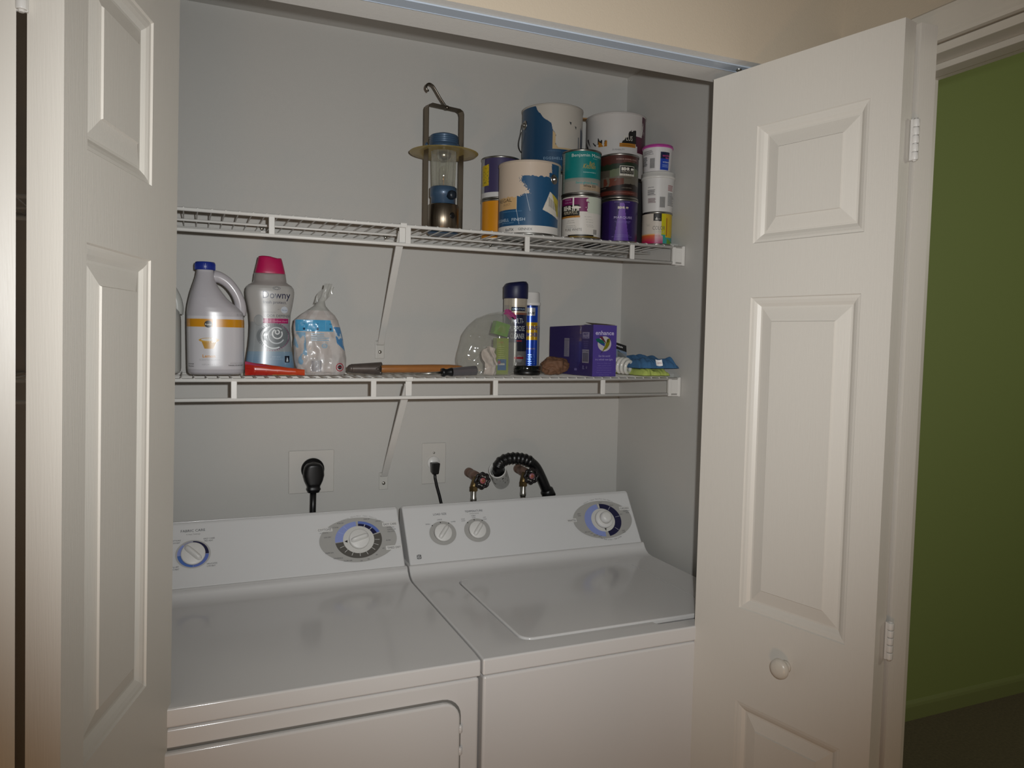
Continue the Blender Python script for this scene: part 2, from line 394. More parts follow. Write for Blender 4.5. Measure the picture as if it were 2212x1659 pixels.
# ================================================================ WIRE SHELVES
YF = -.304
def wire_shelf(z, name_lbl, x0, x1, pitch, wx0, posts, bracex, foot, brx, group):
    t = thing('wire_shelf', name_lbl, 'shelf', (0, -.01, z), group)
    m = MB(); m.tube([(x0, YF, z), (x1-.012, YF, z)], .0042, 12); m.build('front_rod', WIRE, t)
    m = MB(); m.tube([(x0, YF, z-.0417), (x1-.012, YF, z-.0417)], .0042, 12); m.build('lower_rod', WIRE, t)
    m = MB(); m.tube([(x0, -.152, z-.0018), (x1-.01, -.152, z-.0018)], .0029, 10); m.build('middle_rod', WIRE, t)
    m = MB(); m.tube([(x0, -.0085, z-.001), (x1-.004, -.0085, z-.001)], .0031, 10); m.build('back_rod', WIRE, t)
    m = MB(); x = wx0
    while x < x1-.02:
        m.tube([(x, -.006, z+.0030), (x, -.15, z+.0026), (x, YF+.002, z+.0046), (x, YF-.0040, z+.0022)], .0014, 6); x += pitch
    m.build('wire_deck', WIRE, t, label='row of thin cross wires')
    for px in posts:
        m = MB(); m.box((px-.0062, YF-.0034, z-.0405), (px+.0062, YF+.0034, z-.001)); m.build('post', WIRE, t, bevel=.0015)
    # brace from the front rod to the wall
    bx, fz = bracex
    fx = foot[0]
    p0 = Vector((bx, YF+.0105, z-.012)); p1 = Vector((fx, -.012, foot[1]+.016))
    d = (p1-p0).normalized(); side = d.cross(Vector((1, 0, 0))).normalized()
    m = MB(); V = []
    for p in (p0, p1):
        for sx, sy in ((-1,-1),(1,-1),(1,1),(-1,1)): V.append(p+Vector((1,0,0))*.0085*sx+side*.0030*sy)
    m.add(V, [(0,3,2,1),(4,5,6,7),(0,1,5,4),(1,2,6,5),(2,3,7,6),(3,0,4,7)])
    m.box((bx-.0075, YF+.0046, z-.040), (bx+.0075, YF+.0080, z+.0042)); m.box((bx-.0075, YF-.0056, z+.0044), (bx+.0075, YF+.0080, z+.0066)); m.box((bx-.0075, YF-.0062, z-.0035), (bx+.0075, YF-.0046, z+.0060))
    br = m.build('support_brace', WIRE, t, bevel=.0018, recalc=True)
    m = MB(); m.box((fx-.0125, -.004, foot[1]-.024), (fx+.0125, 0, foot[1]+.024)); m.tube([(fx-.0105, -.0035, foot[1]+.018), (fx+.0105, -.0035, foot[1]+.018)], .0065, 12)
    m.build('wall_foot', mat('brace_foot_plastic', '#c2c0ba', .3), br, bevel=.002)
    m = MB(); m.lathe((fx, -.004, foot[1]-.006), [(.0048, 0), (.0045, .0015), (.002, .0024), (0, .0024)], 14, axis=(0,-1,0)); m.build('screw', STEEL, br)
    # end bracket on the right wall
    e = x1
    m = MB(); m.box((e-.040, YF-.0052, z-.047), (e-.031, YF+.003, z-.0005)); m.box((e-.031, YF-.0035, z-.047), (e-.002, YF-.0005, z-.002)); m.box((e-.008, YF-.004, z-.048), (e-.001, YF+.03, z+.004))
    m.box((e-.031, YF-.0035, z-.002), (e-.002, YF+.026, z+.001))
    eb = m.build('end_bracket', WIRE, t, bevel=.001)
    for k in (0, 1):
        m = MB(); m.lathe((e-.010-.014*k, YF+.014, z+.001), [(.0042, 0), (.0038, .002), (0, .0026)], 12, axis=(0,0,1)); m.build('screw', STEEL, eb)
    m = MB(); m.box((e-.030, YF+.026, z+.001), (e-.003, YF+.029, z+.0125)); m.build('clip', mat('clear_clip', '#a9a9a4', .25), eb)
    for cx in (-.3310, -.0158, .285, .59):
        if cx < x1:
            m = MB(); m.box((cx-.004, -.0115, z-.006), (cx+.020, -.001, z+.0045)); c = m.build('wall_clip', WIRE, t, bevel=.002)
            m = MB(); m.lathe((cx, -.0045, z+.010), [(.0045, -.002), (.0048, .002), (.003, .0042), (0, .0044)], 14, axis=(0,-1,0)); m.build('screw', STEEL, c)
    return t
wire_shelf(1.7654, 'upper white wire shelf carrying the lantern and the paint cans', -.90, .7300, .0273, -.893, [-.94+.3007*k+.002 for k in range(1, 6)][0:5], (-.0475, 0), (-.0279, 1.4755), 0, 'wire shelves on the back wall')
wire_shelf(1.4124, 'lower white wire shelf with detergent bottles, tools and rags', -.90, .7300, .02506, -.893, [-.4135+.3007*k for k in (-1, 0, 1, 2, 3)], (-.0287, 0), (-.0143, 1.1185), 0, 'wire shelves on the back wall')
ZT, ZL = 1.7716, 1.4188

# ================================================================ DRYER AND WASHER
YB, ZB, YT2, ZT2 = -.2162, .9454, -.130, 1.070
CLn = sqrt((YT2-YB)**2+(ZT2-ZB)**2); cdy, cdz = (YT2-YB)/CLn, (ZT2-ZB)/CLn
def con(x, s, h=.0006): return (x, YB+cdy*s-cdz*h, ZB+cdz*s+cdy*h)
def cmap(h=.0006): return lambda x, s: con(x, s, h)
def extrude_x(mb, prof, x0, x1, col='#ffffff'):
    n = len(prof)
    mb.add([(x0, y, z) for y, z in prof]+[(x1, y, z) for y, z in prof],
           [(i, (i+1) % n, n+(i+1) % n, n+i) for i in range(n)]+[tuple(range(n)), tuple(reversed(range(n, 2*n)))], col)
def rrect(x0, y0, x1, y1, r, seg=6):
    P = []
    for cx, cy, a0 in ((x1-r, y0+r, -90), (x1-r, y1-r, 0), (x0+r, y1-r, 90), (x0+r, y0+r, 180)):
        for k in range(seg+1):
            t = math.radians(a0+90*k/seg); P.append((cx+r*cos(t), cy+r*sin(t)))
    return P
def apply_mods(o):
    dg = bpy.context.evaluated_depsgraph_get(); dg.update(); me = bpy.data.meshes.new_from_object(o.evaluated_get(dg)); o.modifiers.clear(); o.data = me
def cabinet(t, X0, X1):
    m = MB(); m.box((X0+.002, -.7335, 0), (X1-.002, -.100, .880)); m.build('cabinet', ENAMEL, t, bevel=.006)
    # console
    m = MB(); extrude_x(m, [(YB, ZB-.004), (YT2, ZT2), (YT2+.010, ZT2+.003), (-.101, ZT2-.006), (-.100, ZB-.03), (YB, ZB-.03)], X0+.004, X1-.004)
    m.build('control_console', PANEL, t, bevel=.010, recalc=True, seg=5, angle=25)
def top_profile():
    return [(-.100, .882), (-.100, .9435), (YB-.0030, .9435), (YB-.0055, .9405), (YB-.010, .9325), (YB-.018, .9245), (YB-.030, .9185), (YB-.048, .9160), (-.700, .9157), (-.7356, .9140), (-.7356, .882)]
def knob(t, x, s, r, h, ang, name='knob', style='grip'):
    ax = Vector((0, -cdz, cdy)); c = Vector(con(x, s, 0))
    m = MB(); m.lathe(c, [(r, 0), (r, h*.25), (r*.97, h*.38), (r*.90, h*.42), (0, h*.44)], 40, axis=ax)
    if style == 'grip':
        mp = lambda a, b, k: con(x+a*cos(ang)-b*sin(ang), s+a*sin(ang)+b*cos(ang), k)
        L_ = r*.93; P = []; F = []
        N_ = 16
        for k in range(N_+1):
            q = -1+2*k/N_; wd = r*.26*sqrt(max(0, 1-q**6)) ; hh = h*(.45+.55*sqrt(max(0, 1-q**4)))
            for tt in range(7):
                g = pi*tt/6; P.append(mp(q*L_, -wd*cos(g), h*.40+(hh-h*.40)*sin(g)))
        for k in range(N_):
            for tt in range(6): F.append((7*k+tt, 7*k+7+tt, 7*k+8+tt, 7*k+1+tt))
        m.add(P, F, smooth=True)
        o = m.build(name, PLASTIC, t, recalc=True)
    else:
        m.lathe(c, [(r*.66, h*.3), (r*.60, h*.8), (r*.5, h*.96), (r*.3, h), (0, h)], 40, axis=ax)
        o = m.build(name, PLASTIC, t)
    return o

# ---- dryer
dr = thing('dryer', 'white clothes dryer on the left with a large cycle dial', 'dryer', (-.347, -.38, 0))
DX0, DX1 = -.690, -.004
cabinet(dr, DX0, DX1)
m = MB(); extrude_x(m, top_profile(), DX0, DX1); m.build('top_panel', ENAMEL, dr, bevel=.010, recalc=True, seg=4, angle=50)
dx1 = -.0465
P = rrect(-.640, .30, dx1, .845, .032)
m = MB(); n = len(P)
m.add([(x, -.7345, z) for x, z in P]+[(x, -.7445, z) for x, z in P], [tuple(range(n, 2*n))]+[(i, (i+1) % n, n+(i+1) % n, n+i) for i in range(n)])
dd = m.build('dryer_door', ENAMEL, dr, bevel=.0045, recalc=True)
P = rrect(-.6445, .2955, dx1+.0045, .8495, .036)
m = MB(); m.add([(x, -.7340, z) for x, z in P], [tuple(reversed(range(len(P))))]); m.build('door_seam', mat('grey_gasket', '#77746f', .6), dr)
for z in (.790, .748):
    m = MB(); m.lathe((dx1+.002, -.738, z-.008), [(.002, 0), (.0045, .003), (.0045, .013), (.002, .016)], 14); m.build('door_hinge', ENAMEL, dr)
# printed graphics
INK, GR, LG, NV, LB, MBL = '#45454a', '#57544f', '#a9a7a3', '#17173f', '#8b98cf', '#5f73b8'
m = MB(); f0, f1, f2, f3 = cmap(.0003), cmap(.0005), cmap(.0007), cmap(.0009)
m.disc(-.1165, .0765, .096, .0575, f0, LG, 64)
m.arc(-.1165, .0765, .0375, .058, -94, -3, f1, LB, .82)
m.arc(-.1165, .0765, .0375, .050, 3, 70, f1, NV, .82); m.arc(-.1165, .0765, .050, .058, 3, 70, f1, MBL, .82)
m.arc(-.1165, .0765, .0375, .058, 74, 264, f1, GR, .82)
for a in (95, 114, 133, 158, 180, 203, 225, 245): m.arc(-.1165, .0765, .040, .052, a, a+1.6, f2, '#c9c8c4', .82, 2)
for a in (22, 45): m.arc(-.1165, .0765, .0385, .050, a, a+2, f2, '#c9c8c4', .82, 2)
for a in (-60, -38): m.arc(-.1165, .0765, .040, .056, a, a+1.4, f2, '#9fabdc', .82, 2)
m.disc(-.1165, .0765, .0385, .0350, f2, '#cfcdc8', 64)
m.poly([(-.152, .074), (-.1445, .0705), (-.1445, .0775)], f3, '#222222')
for x, s, t, wd in ((-.197, .1055, 'COTTONS', .032), (-.0335, .1075, 'EASY CARE', .033), (-.0315, .0455, 'TIMED DRY', .034)):
    m.rect(x-wd/2-.003, s-.0025, x+wd/2+.003, s+.0082, f2, '#d8d6d3'); m.text(t, x, s, .0078, f3, INK, width=wd)
m.text('AUTOMATIC', -.199, .0985, .0045, f3, '#6a6965', width=.021)
for x, s, t, wd in ((-.157, .1205, 'MORE DRY', .016), (-.175, .1105, 'ENERGY SAVER', .024), (-.191, .0870, 'LESS DRY', .017), (-.0905, .1265, 'MORE DRY', .016), (-.062, .119, 'LESS DRY', .014),
    (-.190, .0470, 'DAMP DRY', .020), (-.171, .0320, 'DEWRINKLE', .022), (-.148, .0235, 'FLUFF AIR', .020), (-.043, .0665, '80 MIN', .011), (-.058, .0470, '60', .005), (-.077, .0320, '40', .005), (-.098, .0230, '30', .005), (-.116, .0205, '20', .005)):
    m.text(t, x, s, .0044, f3, INK, width=wd)
m.text('AUTOMATIC', -.033, .1000, .0042, f3, INK, width=.019); m.text('NORMAL DRY', -.031, .0945, .0042, f3, INK, width=.022); m.text('DELICATES', -.033, .0890, .0042, f3, INK, width=.018)
for k, ch in enumerate('5 Cycles  Heavy Duty  Super Capacity'):
    q = -26+52*k/35; tt = math.radians(q); m.text(ch, -.110+.098*sin(tt), .1375-.10+.1*cos(tt)-.0008, .0044, f3, '#8a8884', rot=-tt)
m.build('dial_graphics', PRINT, dr)
m = MB()
m.text('FABRIC CARE', -.4945, .1290, .0085, f2, INK, width=.052); m.text('4 Heat Settings', -.494, .1215, .005, f2, '#85837f', width=.030)
KX, KS = -.4948, .0755
m.disc(KX, KS, .0375, .0335, f0, '#b3b1ae', 48)
m.arc(KX, KS, .025, .0335, 0, 92, f1, NV, .92); m.arc(KX, KS, .025, .0335, 93, 180, f1, MBL, .92); m.arc(KX, KS, .025, .0335, 181, 266, f1, '#4d6fb4', .92); m.arc(KX, KS, .025, .0335, 267, 320, f1, LB, .92); m.arc(KX, KS, .025, .0335, 322, 359, f1, '#9c9cae', .92)
for x, s, t, wd in ((-.460, .1085, 'EASY CARE', .024), (-.461, .1030, 'MED HEAT', .019), (-.5315, .1085, 'COTTONS', .022), (-.5310, .1030, 'HIGH HEAT', .018), (-.455, .0480, 'DELICATES', .022), (-.457, .0425, 'LOW HEAT', .018), (-.532, .0465, 'FLUFF', .014), (-.532, .0410, 'NO HEAT', .016)):
    m.text(t, x, s, .0048, f2, INK, width=wd)
m.build('printed_graphics', PRINT, dr)
knob(dr, KX, KS, .0262, .020, math.radians(135), 'control_knob')
knob(dr, -.1160, .0765, .0250, .024, math.radians(15), 'control_knob')

# ---- washer
wa = thing('washing_machine', 'white top-loading washing machine on the right with a closed lid', 'washing machine', (.343, -.38, 0))
WX0, WX1 = 0.0, .686
cabinet(wa, WX0, WX1)
m = MB(); extrude_x(m, top_profile(), WX0, WX1); top = m.build('top_panel', ENAMEL, wa, bevel=.010, recalc=True, seg=4, angle=50)
LX0, LX1, LY0, LY1 = .1035, .5835, -.6835, -.2900
P = rrect(LX0-.004, LY0-.004, LX1+.004, LY1+.004, .030)
m = MB(); n = len(P); m.add([(x, y, .9035) for x, y in P]+[(x, y, .94) for x, y in P], [tuple(reversed(range(n))), tuple(range(n, 2*n))]+[(i, (i+1) % n, n+(i+1) % n, n+i) for i in range(n)])
# finger recess at the front of the lid
m2 = rrect(.405, LY0-.020, .560, LY0+.02, .012)
cut = m.build('cutter', ENAMEL, recalc=True)
mc = MB(); n = len(m2); mc.add([(x, y, .9035) for x, y in m2]+[(x, y, .94) for x, y in m2], [tuple(reversed(range(n))), tuple(range(n, 2*n))]+[(i, (i+1) % n, n+(i+1) % n, n+i) for i in range(n)])
cut2 = mc.build('cutter', ENAMEL, recalc=True)
bpy.context.view_layer.update()
for c in (cut, cut2):
    bo = top.modifiers.new('b', 'BOOLEAN'); bo.object = c; bo.operation = 'DIFFERENCE'; bo.solver = 'EXACT'
apply_mods(top)
for c in (cut, cut2): bpy.data.objects.remove(c)
m = MB(); P = rrect(LX0, LY0, LX1, LY1, .027); n = len(P)
m.add([(x, y, .9065) for x, y in P]+[(x, y, .9185) for x, y in P], [tuple(reversed(range(n))), tuple(range(n, 2*n))]+[(i, (i+1) % n, n+(i+1) % n, n+i) for i in range(n)])
m.build('lid', ENAMEL, wa, bevel=.0040, recalc=True)
m = MB()
for y in (-.313, -.322): m.box((LX0-.0037, y, .9037), (LX0-.0006, y+.005, .912))
m.build('hinge_pin', DARKST, wa)
m = MB()
WC, WS = .5757, .0725
m.disc(WC, .0745, .0940, .0560, f0, LG, 64)
m.arc(WC, WS, .0360, .058, -176, -8, f1, LB, .84); m.arc(WC, WS, .0360, .058, 0, 172, f1, NV, .84)
m.rect(WC-.004, .110, WC-.0005, .1215, f1, '#cfcdc8')
for a in (36, 80, 133): m.arc(WC, WS, .042, .056, a, a+1.6, f2, '#a8a8b4', .84, 2)
m.disc(WC, WS, .0370, .0345, f2, '#cfcdc8', 64)
m.poly([(WC, .0395), (WC-.0028, .0470), (WC+.0028, .0470)], f3, '#1a1a1a')
for x, s, t, wd in ((.4775, .0760, 'WHITES', .025), (.6545, .0995, 'CASUALS', .028)):
    m.rect(x-wd/2-.0025, s-.0025, x+wd/2+.0025, s+.0082, f2, '#d4d2cf'); m.text(t, x, s, .0075, f3, INK, width=wd)
for x, s, t, wd in ((.581, .1225, 'LIGHT', .010), (.6155, .1125, 'MEDIUM', .012), (.6385, .0835, 'HEAVY', .009), (.5050, .0945, 'HEAVY', .010), (.5050, .0890, 'SOAK', .010), (.6310, .0350, 'SOAK', .010), (.6310, .0300, 'CLEAN', .010),
    (.5170, .0400, 'SPIN OUT', .018), (.5290, .0350, 'LIGHT', .009), (.5395, .0290, 'MEDIUM', .014), (.5530, .0245, 'HEAVY', .011), (.6590, .0920, 'PERMANENT', .021), (.6610, .0865, 'PRESS', .011)):
    m.text(t, x, s, .0044, f3, INK, width=wd)
for k, ch in enumerate('8 Cycles  2 Speed  Heavy Duty Super Capacity'):
    q = -27+54*k/43; tt = math.radians(q); m.text(ch, WC+.100*sin(tt), .1350-.10+.1*cos(tt), .0044, f3, '#6a6865', rot=-tt)
for k, ch in enumerate('Pull Knob to Start - Push to Stop'):
    q = -24+48*k/32; tt = math.radians(q); m.text(ch, WC+.010+.080*sin(tt), .090-.080*cos(tt)+.002, .0046, f3, INK, rot=tt)
m.build('dial_graphics', PRINT, wa)
m = MB()
for x, s in ((.1015, .0745), (.1965, .0745)):
    m.disc(x, s, .0362, .0325, f0, '#a9a7a3', 48); m.disc(x, s, .0240, .0225, f1, '#5a5855', 48)
for x, s in ((.0765, .097), (.0995, .1035), (.1215, .1000), (.1735, .0970), (.1930, .1035), (.2150, .1005)): m.disc(x, s, .0016, .0016, f1, '#222222', 8)
m.text('LOAD SIZE', .1015, .1240, .0078, f2, INK, width=.036); m.text('TEMPERATURE', .1965, .1255, .0078, f2, INK, width=.050); m.text('WASH-RINSE', .1965, .1195, .0046, f2, '#85837f', width=.026)
for x, s, t, wd in ((.0655, .1000, 'SMALL', .013), (.0985, .1100, 'LARGE', .013), (.1345, .1015, 'SUPER', .013), (.1625, .1065, 'COLD', .010), (.1625, .1015, 'COLD', .010), (.1925, .1135, 'WARM', .012), (.1930, .1085, 'COLD', .010), (.2235, .1065, 'HOT', .008), (.2235, .1015, 'COLD', .010)):
    m.text(t, x, s, .0044, f2, INK, width=wd)
m.build('printed_graphics', PRINT, wa)
m = MB()
# round monogram at the lower left
gx, gs = .0290, .0175
m.arc(gx, gs, .0048, .0058, 0, 360, f1, '#2b2b2e', 1, 40)
for k in range(4):
    t = math.radians(45+90*k); m.arc(gx+.0045*sin(t), gs+.0045*cos(t), .0016, .0025, 0, 300, f2, '#2b2b2e', 1, 20)
m.text('GE', gx, gs-.0022, .0070, f3, '#2b2b2e', shear=.2, width=.0072)
m.build('monogram', PRINT, wa)
knob(wa, .1015, .0745, .0235, .019, math.radians(50), 'control_knob')
knob(wa, .1965, .0745, .0235, .019, math.radians(50), 'control_knob')
knob(wa, WC+.001, .0735, .0265, .030, 0, 'control_knob', 'round')

# ================================================================ OUTLETS, CORDS, VALVES, DRAIN
PLATE = mat('outlet_plate', '#c3c0ba', .35)
t = thing('dryer_outlet', 'square white wall plate behind the large black dryer plug', 'outlet', (-.206, 0, 1.153))
m = MB(); m.box((-.2645, -.0045, 1.0975), (-.1480, 0, 1.2100)); m.build('wall_plate', PLATE, t, bevel=.003)
m = MB(); m.lathe((-.2035, -.0045, 1.160), [(.030, 0), (.029, .006), (0, .006)], 36, axis=(0,-1,0)); m.build('receptacle', BLACKP, t)
t = thing('power_plug', 'large black dryer plug with a thick cord hanging straight down', 'plug', (-.2045, -.03, 1.16))
m = MB()
def plugfn(u, v):
    # outline narrows from a round head down to the strain relief
    zz = 1.1835-.0790*v; wv = [(0, .001), (.06, .017), (.16, .0235), (.30, .0262), (.45, .0270), (.62, .0235), (.80, .0170), (.84, .0165), (.90, .0185), (1, .0145)]
    for k in range(len(wv)-1):
        if wv[k][0] <= v <= wv[k+1][0]:
            q = (v-wv[k][0])/(wv[k+1][0]-wv[k][0]); r_ = wv[k][1]*(1-q)+wv[k+1][1]*q; break
    dp = .017*min(1, r_/.02); a = 2*pi*u; ca, sa = cos(a), sin(a)
    return (-.2050+r_*math.copysign(abs(ca)**.7, ca), -.0285+dp*math.copysign(abs(sa)**.7, sa), zz)
m.surf(plugfn, 28, 40, wrap=True); m.build('plug_body', BLACKP, t, recalc=True)
m = MB(); m.tube([(-.2055, -.0290, 1.107), (-.2065, -.029, 1.06), (-.208, -.028, .98), (-.21, -.026, .80)], .0080, 14); m.build('cord', BLACKP, t)
t = thing('wall_outlet', 'narrow white wall plate with a single round receptacle', 'outlet', (.1285, 0, 1.16))
m = MB(); m.box((.0935, -.0045, 1.1030), (.1625, 0, 1.2175)); m.build('wall_plate', PLATE, t, bevel=.003)
m = MB(); m.lathe((.1265, -.0045, 1.1620), [(.0185, 0), (.0180, .0028), (0, .0030)], 32, axis=(0,-1,0)); m.build('receptacle', PLASTIC, t)
m = MB(); m.lathe((.1275, -.0045, 1.190), [(.003, 0), (.0025, .0012), (0, .0014)], 12, axis=(0,-1,0)); m.build('screw', STEEL, t)
t = thing('power_plug', 'small black washer plug with a thin cord in the narrow outlet', 'plug', (.125, -.02, 1.15))
m = MB(); m.add([(.1140,-.0080,1.1650),(.1375,-.0080,1.1650),(.1375,-.034,1.1650),(.1140,-.034,1.1650),(.1165,-.0080,1.1360),(.1350,-.0080,1.1360),(.1350,-.030,1.1330),(.1165,-.030,1.1330)],
      [(0,3,2,1),(4,5,6,7),(0,1,5,4),(1,2,6,5),(2,3,7,6),(3,0,4,7)]); m.build('plug_body', BLACKP, t, bevel=.003, recalc=True)
m = MB(); m.tube([(.1258, -.020, 1.138), (.1265, -.021, 1.122), (.131, -.023, 1.100), (.138, -.026, 1.074), (.146, -.028, 1.040), (.152, -.028, .98), (.155, -.028, .85)], .0042, 12); m.build('cord', BLACKP, t)

BRASS = mat('brass', '#7d6a48', .45, metal=1); COPPER = mat('aged_copper', '#8d7468', .5, metal=.8, noisecol=(60, .3))
CAST = mat('dark_cast_wheel', '#171314', .35); BRAID = mat('braided_steel', '#8b857b', .35, metal=1, bump=(900, .6, (1, 1, .4)))
def valve(lbl, wx, wz, px, pz, hx, cold):
    t = thing('water_valve', lbl, 'valve', (px, 0, pz), 'washer supply valves')
    m = MB(); m.lathe((px, -.0, pz), [(.0135, 0), (.0135, .012), (.0115, .013), (.0115, .030), (.0135, .031), (.0135, .055), (.0100, .058), (.0100, .075)], 24, axis=(wx-px, -.075, (wz-pz)*.6)); m.build('copper_stub', COPPER, t)
    m = MB(); m.tube([(wx-.004, -.066, wz+.002), (hx, -.074, wz-.020), (hx, -.075, wz-.030)], [.0105, .0095, .009], 14)
    m.lathe((hx, -.075, wz-.0265-.006), [(.0115, 0), (.0115, .013), (.008, .014)], 6, smooth=False)
    m.build('valve_body', BRASS, t)
    m = MB(); pts = []
    R_ = .0190
    for k in range(64):
        a = 2*pi*k/64; rr = R_+.0016*cos(8*a); pts.append((wx+rr*cos(a), -.100, wz+rr*sin(a)))
    m.tube(pts, .0038, 10, closed=True)
    for k in range(4):
        a = 2*pi*k/4+.4; m.tube([(wx+.006*cos(a), -.099, wz+.006*sin(a)), (wx+.018*cos(a), -.100, wz+.018*sin(a))], .0028, 8)
    m.lathe((wx, -.070, wz), [(.007, 0), (.007, .024), (.0105, .025), (.0105, .033), (.009, .034)], 24, axis=(0,-1,0))
    o = m.build('handwheel', CAST, t)
    m = MB(); m.lathe((wx, -.1035, wz), [(.0082, 0), (.0080, .0010), (0, .0012)], 24, axis=(0,-1,0), col=cold[0]); m.lathe((wx, -.1045, wz), [(.0042, 0), (.0040, .0012), (0, .0016)], 6, axis=(0,-1,0), col=cold[1]); m.build('hub_badge', PRINT, o, label='small red badge')
    m = MB(); m.lathe((hx, -.075, wz-.062), [(.0072, 0), (.0082, .004), (.0082, .010), (.0074, .012), (.0074, .028), (.0070, .030)], 20); m.build('ferrule', STEEL, t)
    m = MB(); m.tube([(hx, -.075, wz-.060), (hx+.002, -.075, wz-.09), (hx+.004, -.074, .98), (hx+.005, -.07, .86)], .0068, 14); m.build('supply_hose', BRAID, t)
valve('left water valve with a black scalloped handwheel and red hub', .2367, 1.1231, .2323, 1.1293, .2215, ('#a3565a', '#8f5a33'))
valve('right water valve behind the drain hose, with a red hub', .3842, 1.1281, .3850, 1.1325, .3712, ('#95606a', '#9a5230'))
t = thing('drain_pipe', 'white plastic drain stub pipe scuffed with dark marks', 'pipe', (.335, 0, 1.09))
ax0, ax1 = Vector((.334, .0, 1.098)), Vector((.2945, -.066, 1.1445)); axd = (ax1-ax0).normalized()
m = MB(); Ld = (ax1-ax0).length
def dcol(u, i):
    return '#33322f' if (nz(cos(6.283*u)*4+3, sin(6.283*u)*4, i*.16)+.5*nz(cos(6.283*u)*11, sin(6.283*u)*11, i*.4) > .34 and 12 < i < 34) else '#c9c8c4'
m.lathe(ax0, [(.0245, Ld*k/40) for k in range(41)]+[(.0215, Ld), (.0215, Ld-.03)], 120, axis=axd, colfn=dcol, col='#c9c8c4', caps=False); m.build('pipe', mat('scuffed_pvc', None, .35), t)
t = thing('drain_hose', 'black ribbed drain hose arching out of the white stub pipe', 'hose', (.30, -.06, 1.14))
def cr(pts, n=8):
    P = [Vector(p) for p in pts]; P = [P[0]*2-P[1]]+P+[P[-1]*2-P[-2]]; out = []
    for i in range(1, len(P)-2):
        for k in range(n):
            q = k/n; a, b, c, d = P[i-1], P[i], P[i+1], P[i+2]
            out.append(.5*((2*b)+(c-a)*q+(2*a-5*b+4*c-d)*q*q+(3*b-a-3*c+d)*q**3))
    out.append(P[-2]); return out
pth = cr([(.3080, -.048, 1.1290), (.2960, -.066, 1.1450), (.2975, -.073, 1.1620), (.3120, -.074, 1.1725), (.3310, -.075, 1.1765), (.3540, -.075, 1.1755), (.3775, -.075, 1.1700), (.3980, -.074, 1.1590), (.4130, -.074, 1.1430), (.4290, -.073, 1.1150), (.4460, -.070, 1.0820), (.4640, -.067, 1.047), (.480, -.06, .98), (.49, -.06, .86)], 16)
rad = []; L_ = 0
for i, p in enumerate(pth):
    if i: L_ += (p-pth[i-1]).length
    rib = .0022*max(0, sin(2*pi*L_/.0125))**.7 if .030 < L_ < .150 else 0
    rad.append(.0150+rib - (.001 if L_ > .15 else 0))
m = MB(); m.tube(pth, rad, 22); m.build('ribbed_hose', mat('black_hose', '#0a0a0c', .33, bump=(250, .3, (1, 1, 1))), t)
m = MB()
q0 = [p for p in pth if 1.068 < p.z < 1.078 and p.x > .42][0]
m.lathe(q0, [(.0185, -.022), (.0185, 0), (.0150, .004)], 24, axis=(-.47, 0, .88)); m.build('cuff', BLACKP, t)
#PART2
# ================================================================ PAINT CANS
TIN = mat('tin_plate', '#a3a19c', .32, metal=1)
def mixc(a, b, t):
    a = lin(a) if isinstance(a, str) else a; b = lin(b) if isinstance(b, str) else b; t = max(0, min(1, t))
    return tuple(a[i]*(1-t)+b[i]*t for i in range(4))
def can_maps(x, y, z, r):
    phi = atan2(CY-y, CX-x)
    def mp(off):
        return lambda u, h: (x+(r+off)*cos(phi+u/r), y+(r+off)*sin(phi+u/r), z+h)
    return phi, mp
def label_body(mb, x, y, z, r, h, colfn, nu=180, nv=70, taper=0.0):
    phi = atan2(CY-y, CX-x)
    def fn(u, v):
        a = phi+pi+2*pi*u; rr = r+taper*(v-.5)
        return (x+rr*cos(a), y+rr*sin(a), z+h*v)
    mb.surf(fn, nu, nv, colfn=lambda u, v: colfn(-pi+2*pi*u, v), wrap=True)
def paint_can(lbl, x, y, z, r, h, colfn, group, texts=None, nu=180, nv=70, ear=None, sub=None, name='paint_can', rim=None):
    t = thing(name, lbl, 'paint can', (x, y, z), group)
    m = MB(); label_body(m, x, y, z+.004, r, h-.009, colfn, nu, nv)
    phi, mp = can_maps(x, y, z+.004, r)
    if texts: texts(m, mp, h-.009, r)
    m.build('can_body', LABEL, t)
    m = MB(); m.lathe((x, y, z), [(r-.004, .002), (r-.002, 0), (r+.0012, .0005), (r+.0014, .0040), (r-.0005, .005)], 64); m.lathe((x, y, z+.0022), [(r-.004, 0), (0, 0)], 64)
    m.build('bottom_rim', TIN, t)
    m = MB(); m.lathe((x, y, z+h), [(r-.0005, -.0055), (r+.0014, -.005), (r+.0014, -.0008), (r-.0005, 0), (r-.006, -.0006), (r-.007, -.004), (r-.010, -.004), (r-.011, -.001), (r-.016, -.001), (r-.018, -.003), (0, -.003)], 64)
    m.build('lid', TIN if rim is None else mat('painted_rim_'+rim.strip('#'), rim, .5), t)
    if ear:
        for th, tt in ear:
            c = Vector((x+r*cos(phi+th), y+r*sin(phi+th), z+h*tt)); ax = Vector((cos(phi+th), sin(phi+th), 0))
            m = MB(); m.lathe(c-ax*.0012, [(.0125, 0), (.0125, .0018), (.0095, .0028), (.0075, .0020), (.0060, .0028), (.0055, .0075), (.0035, .0085), (0, .0085)], 28, axis=ax); m.build('bail_ear', TIN, t)
    if sub: sub(t, x, y, z, r, h, phi)
    return t
def bail(t, x, y, z, r, h, phi, th, tt, drop, col=None, th2=None, out=.0075):
    """wire handle hanging down in front from ear to ear"""
    m = MB(); P = []
    th2 = th2 if th2 is not None else th+pi
    for k in range(33):
        q = k/32; a = phi+th+(th2-th)*q
        rr = r+out+ .004*sin(pi*q); P.append((x+rr*cos(a), y+rr*sin(a), z+h*tt-drop*sin(pi*q)**.45))
    m.tube(P, .0014, 8); m.build('bail_handle', TIN, t)

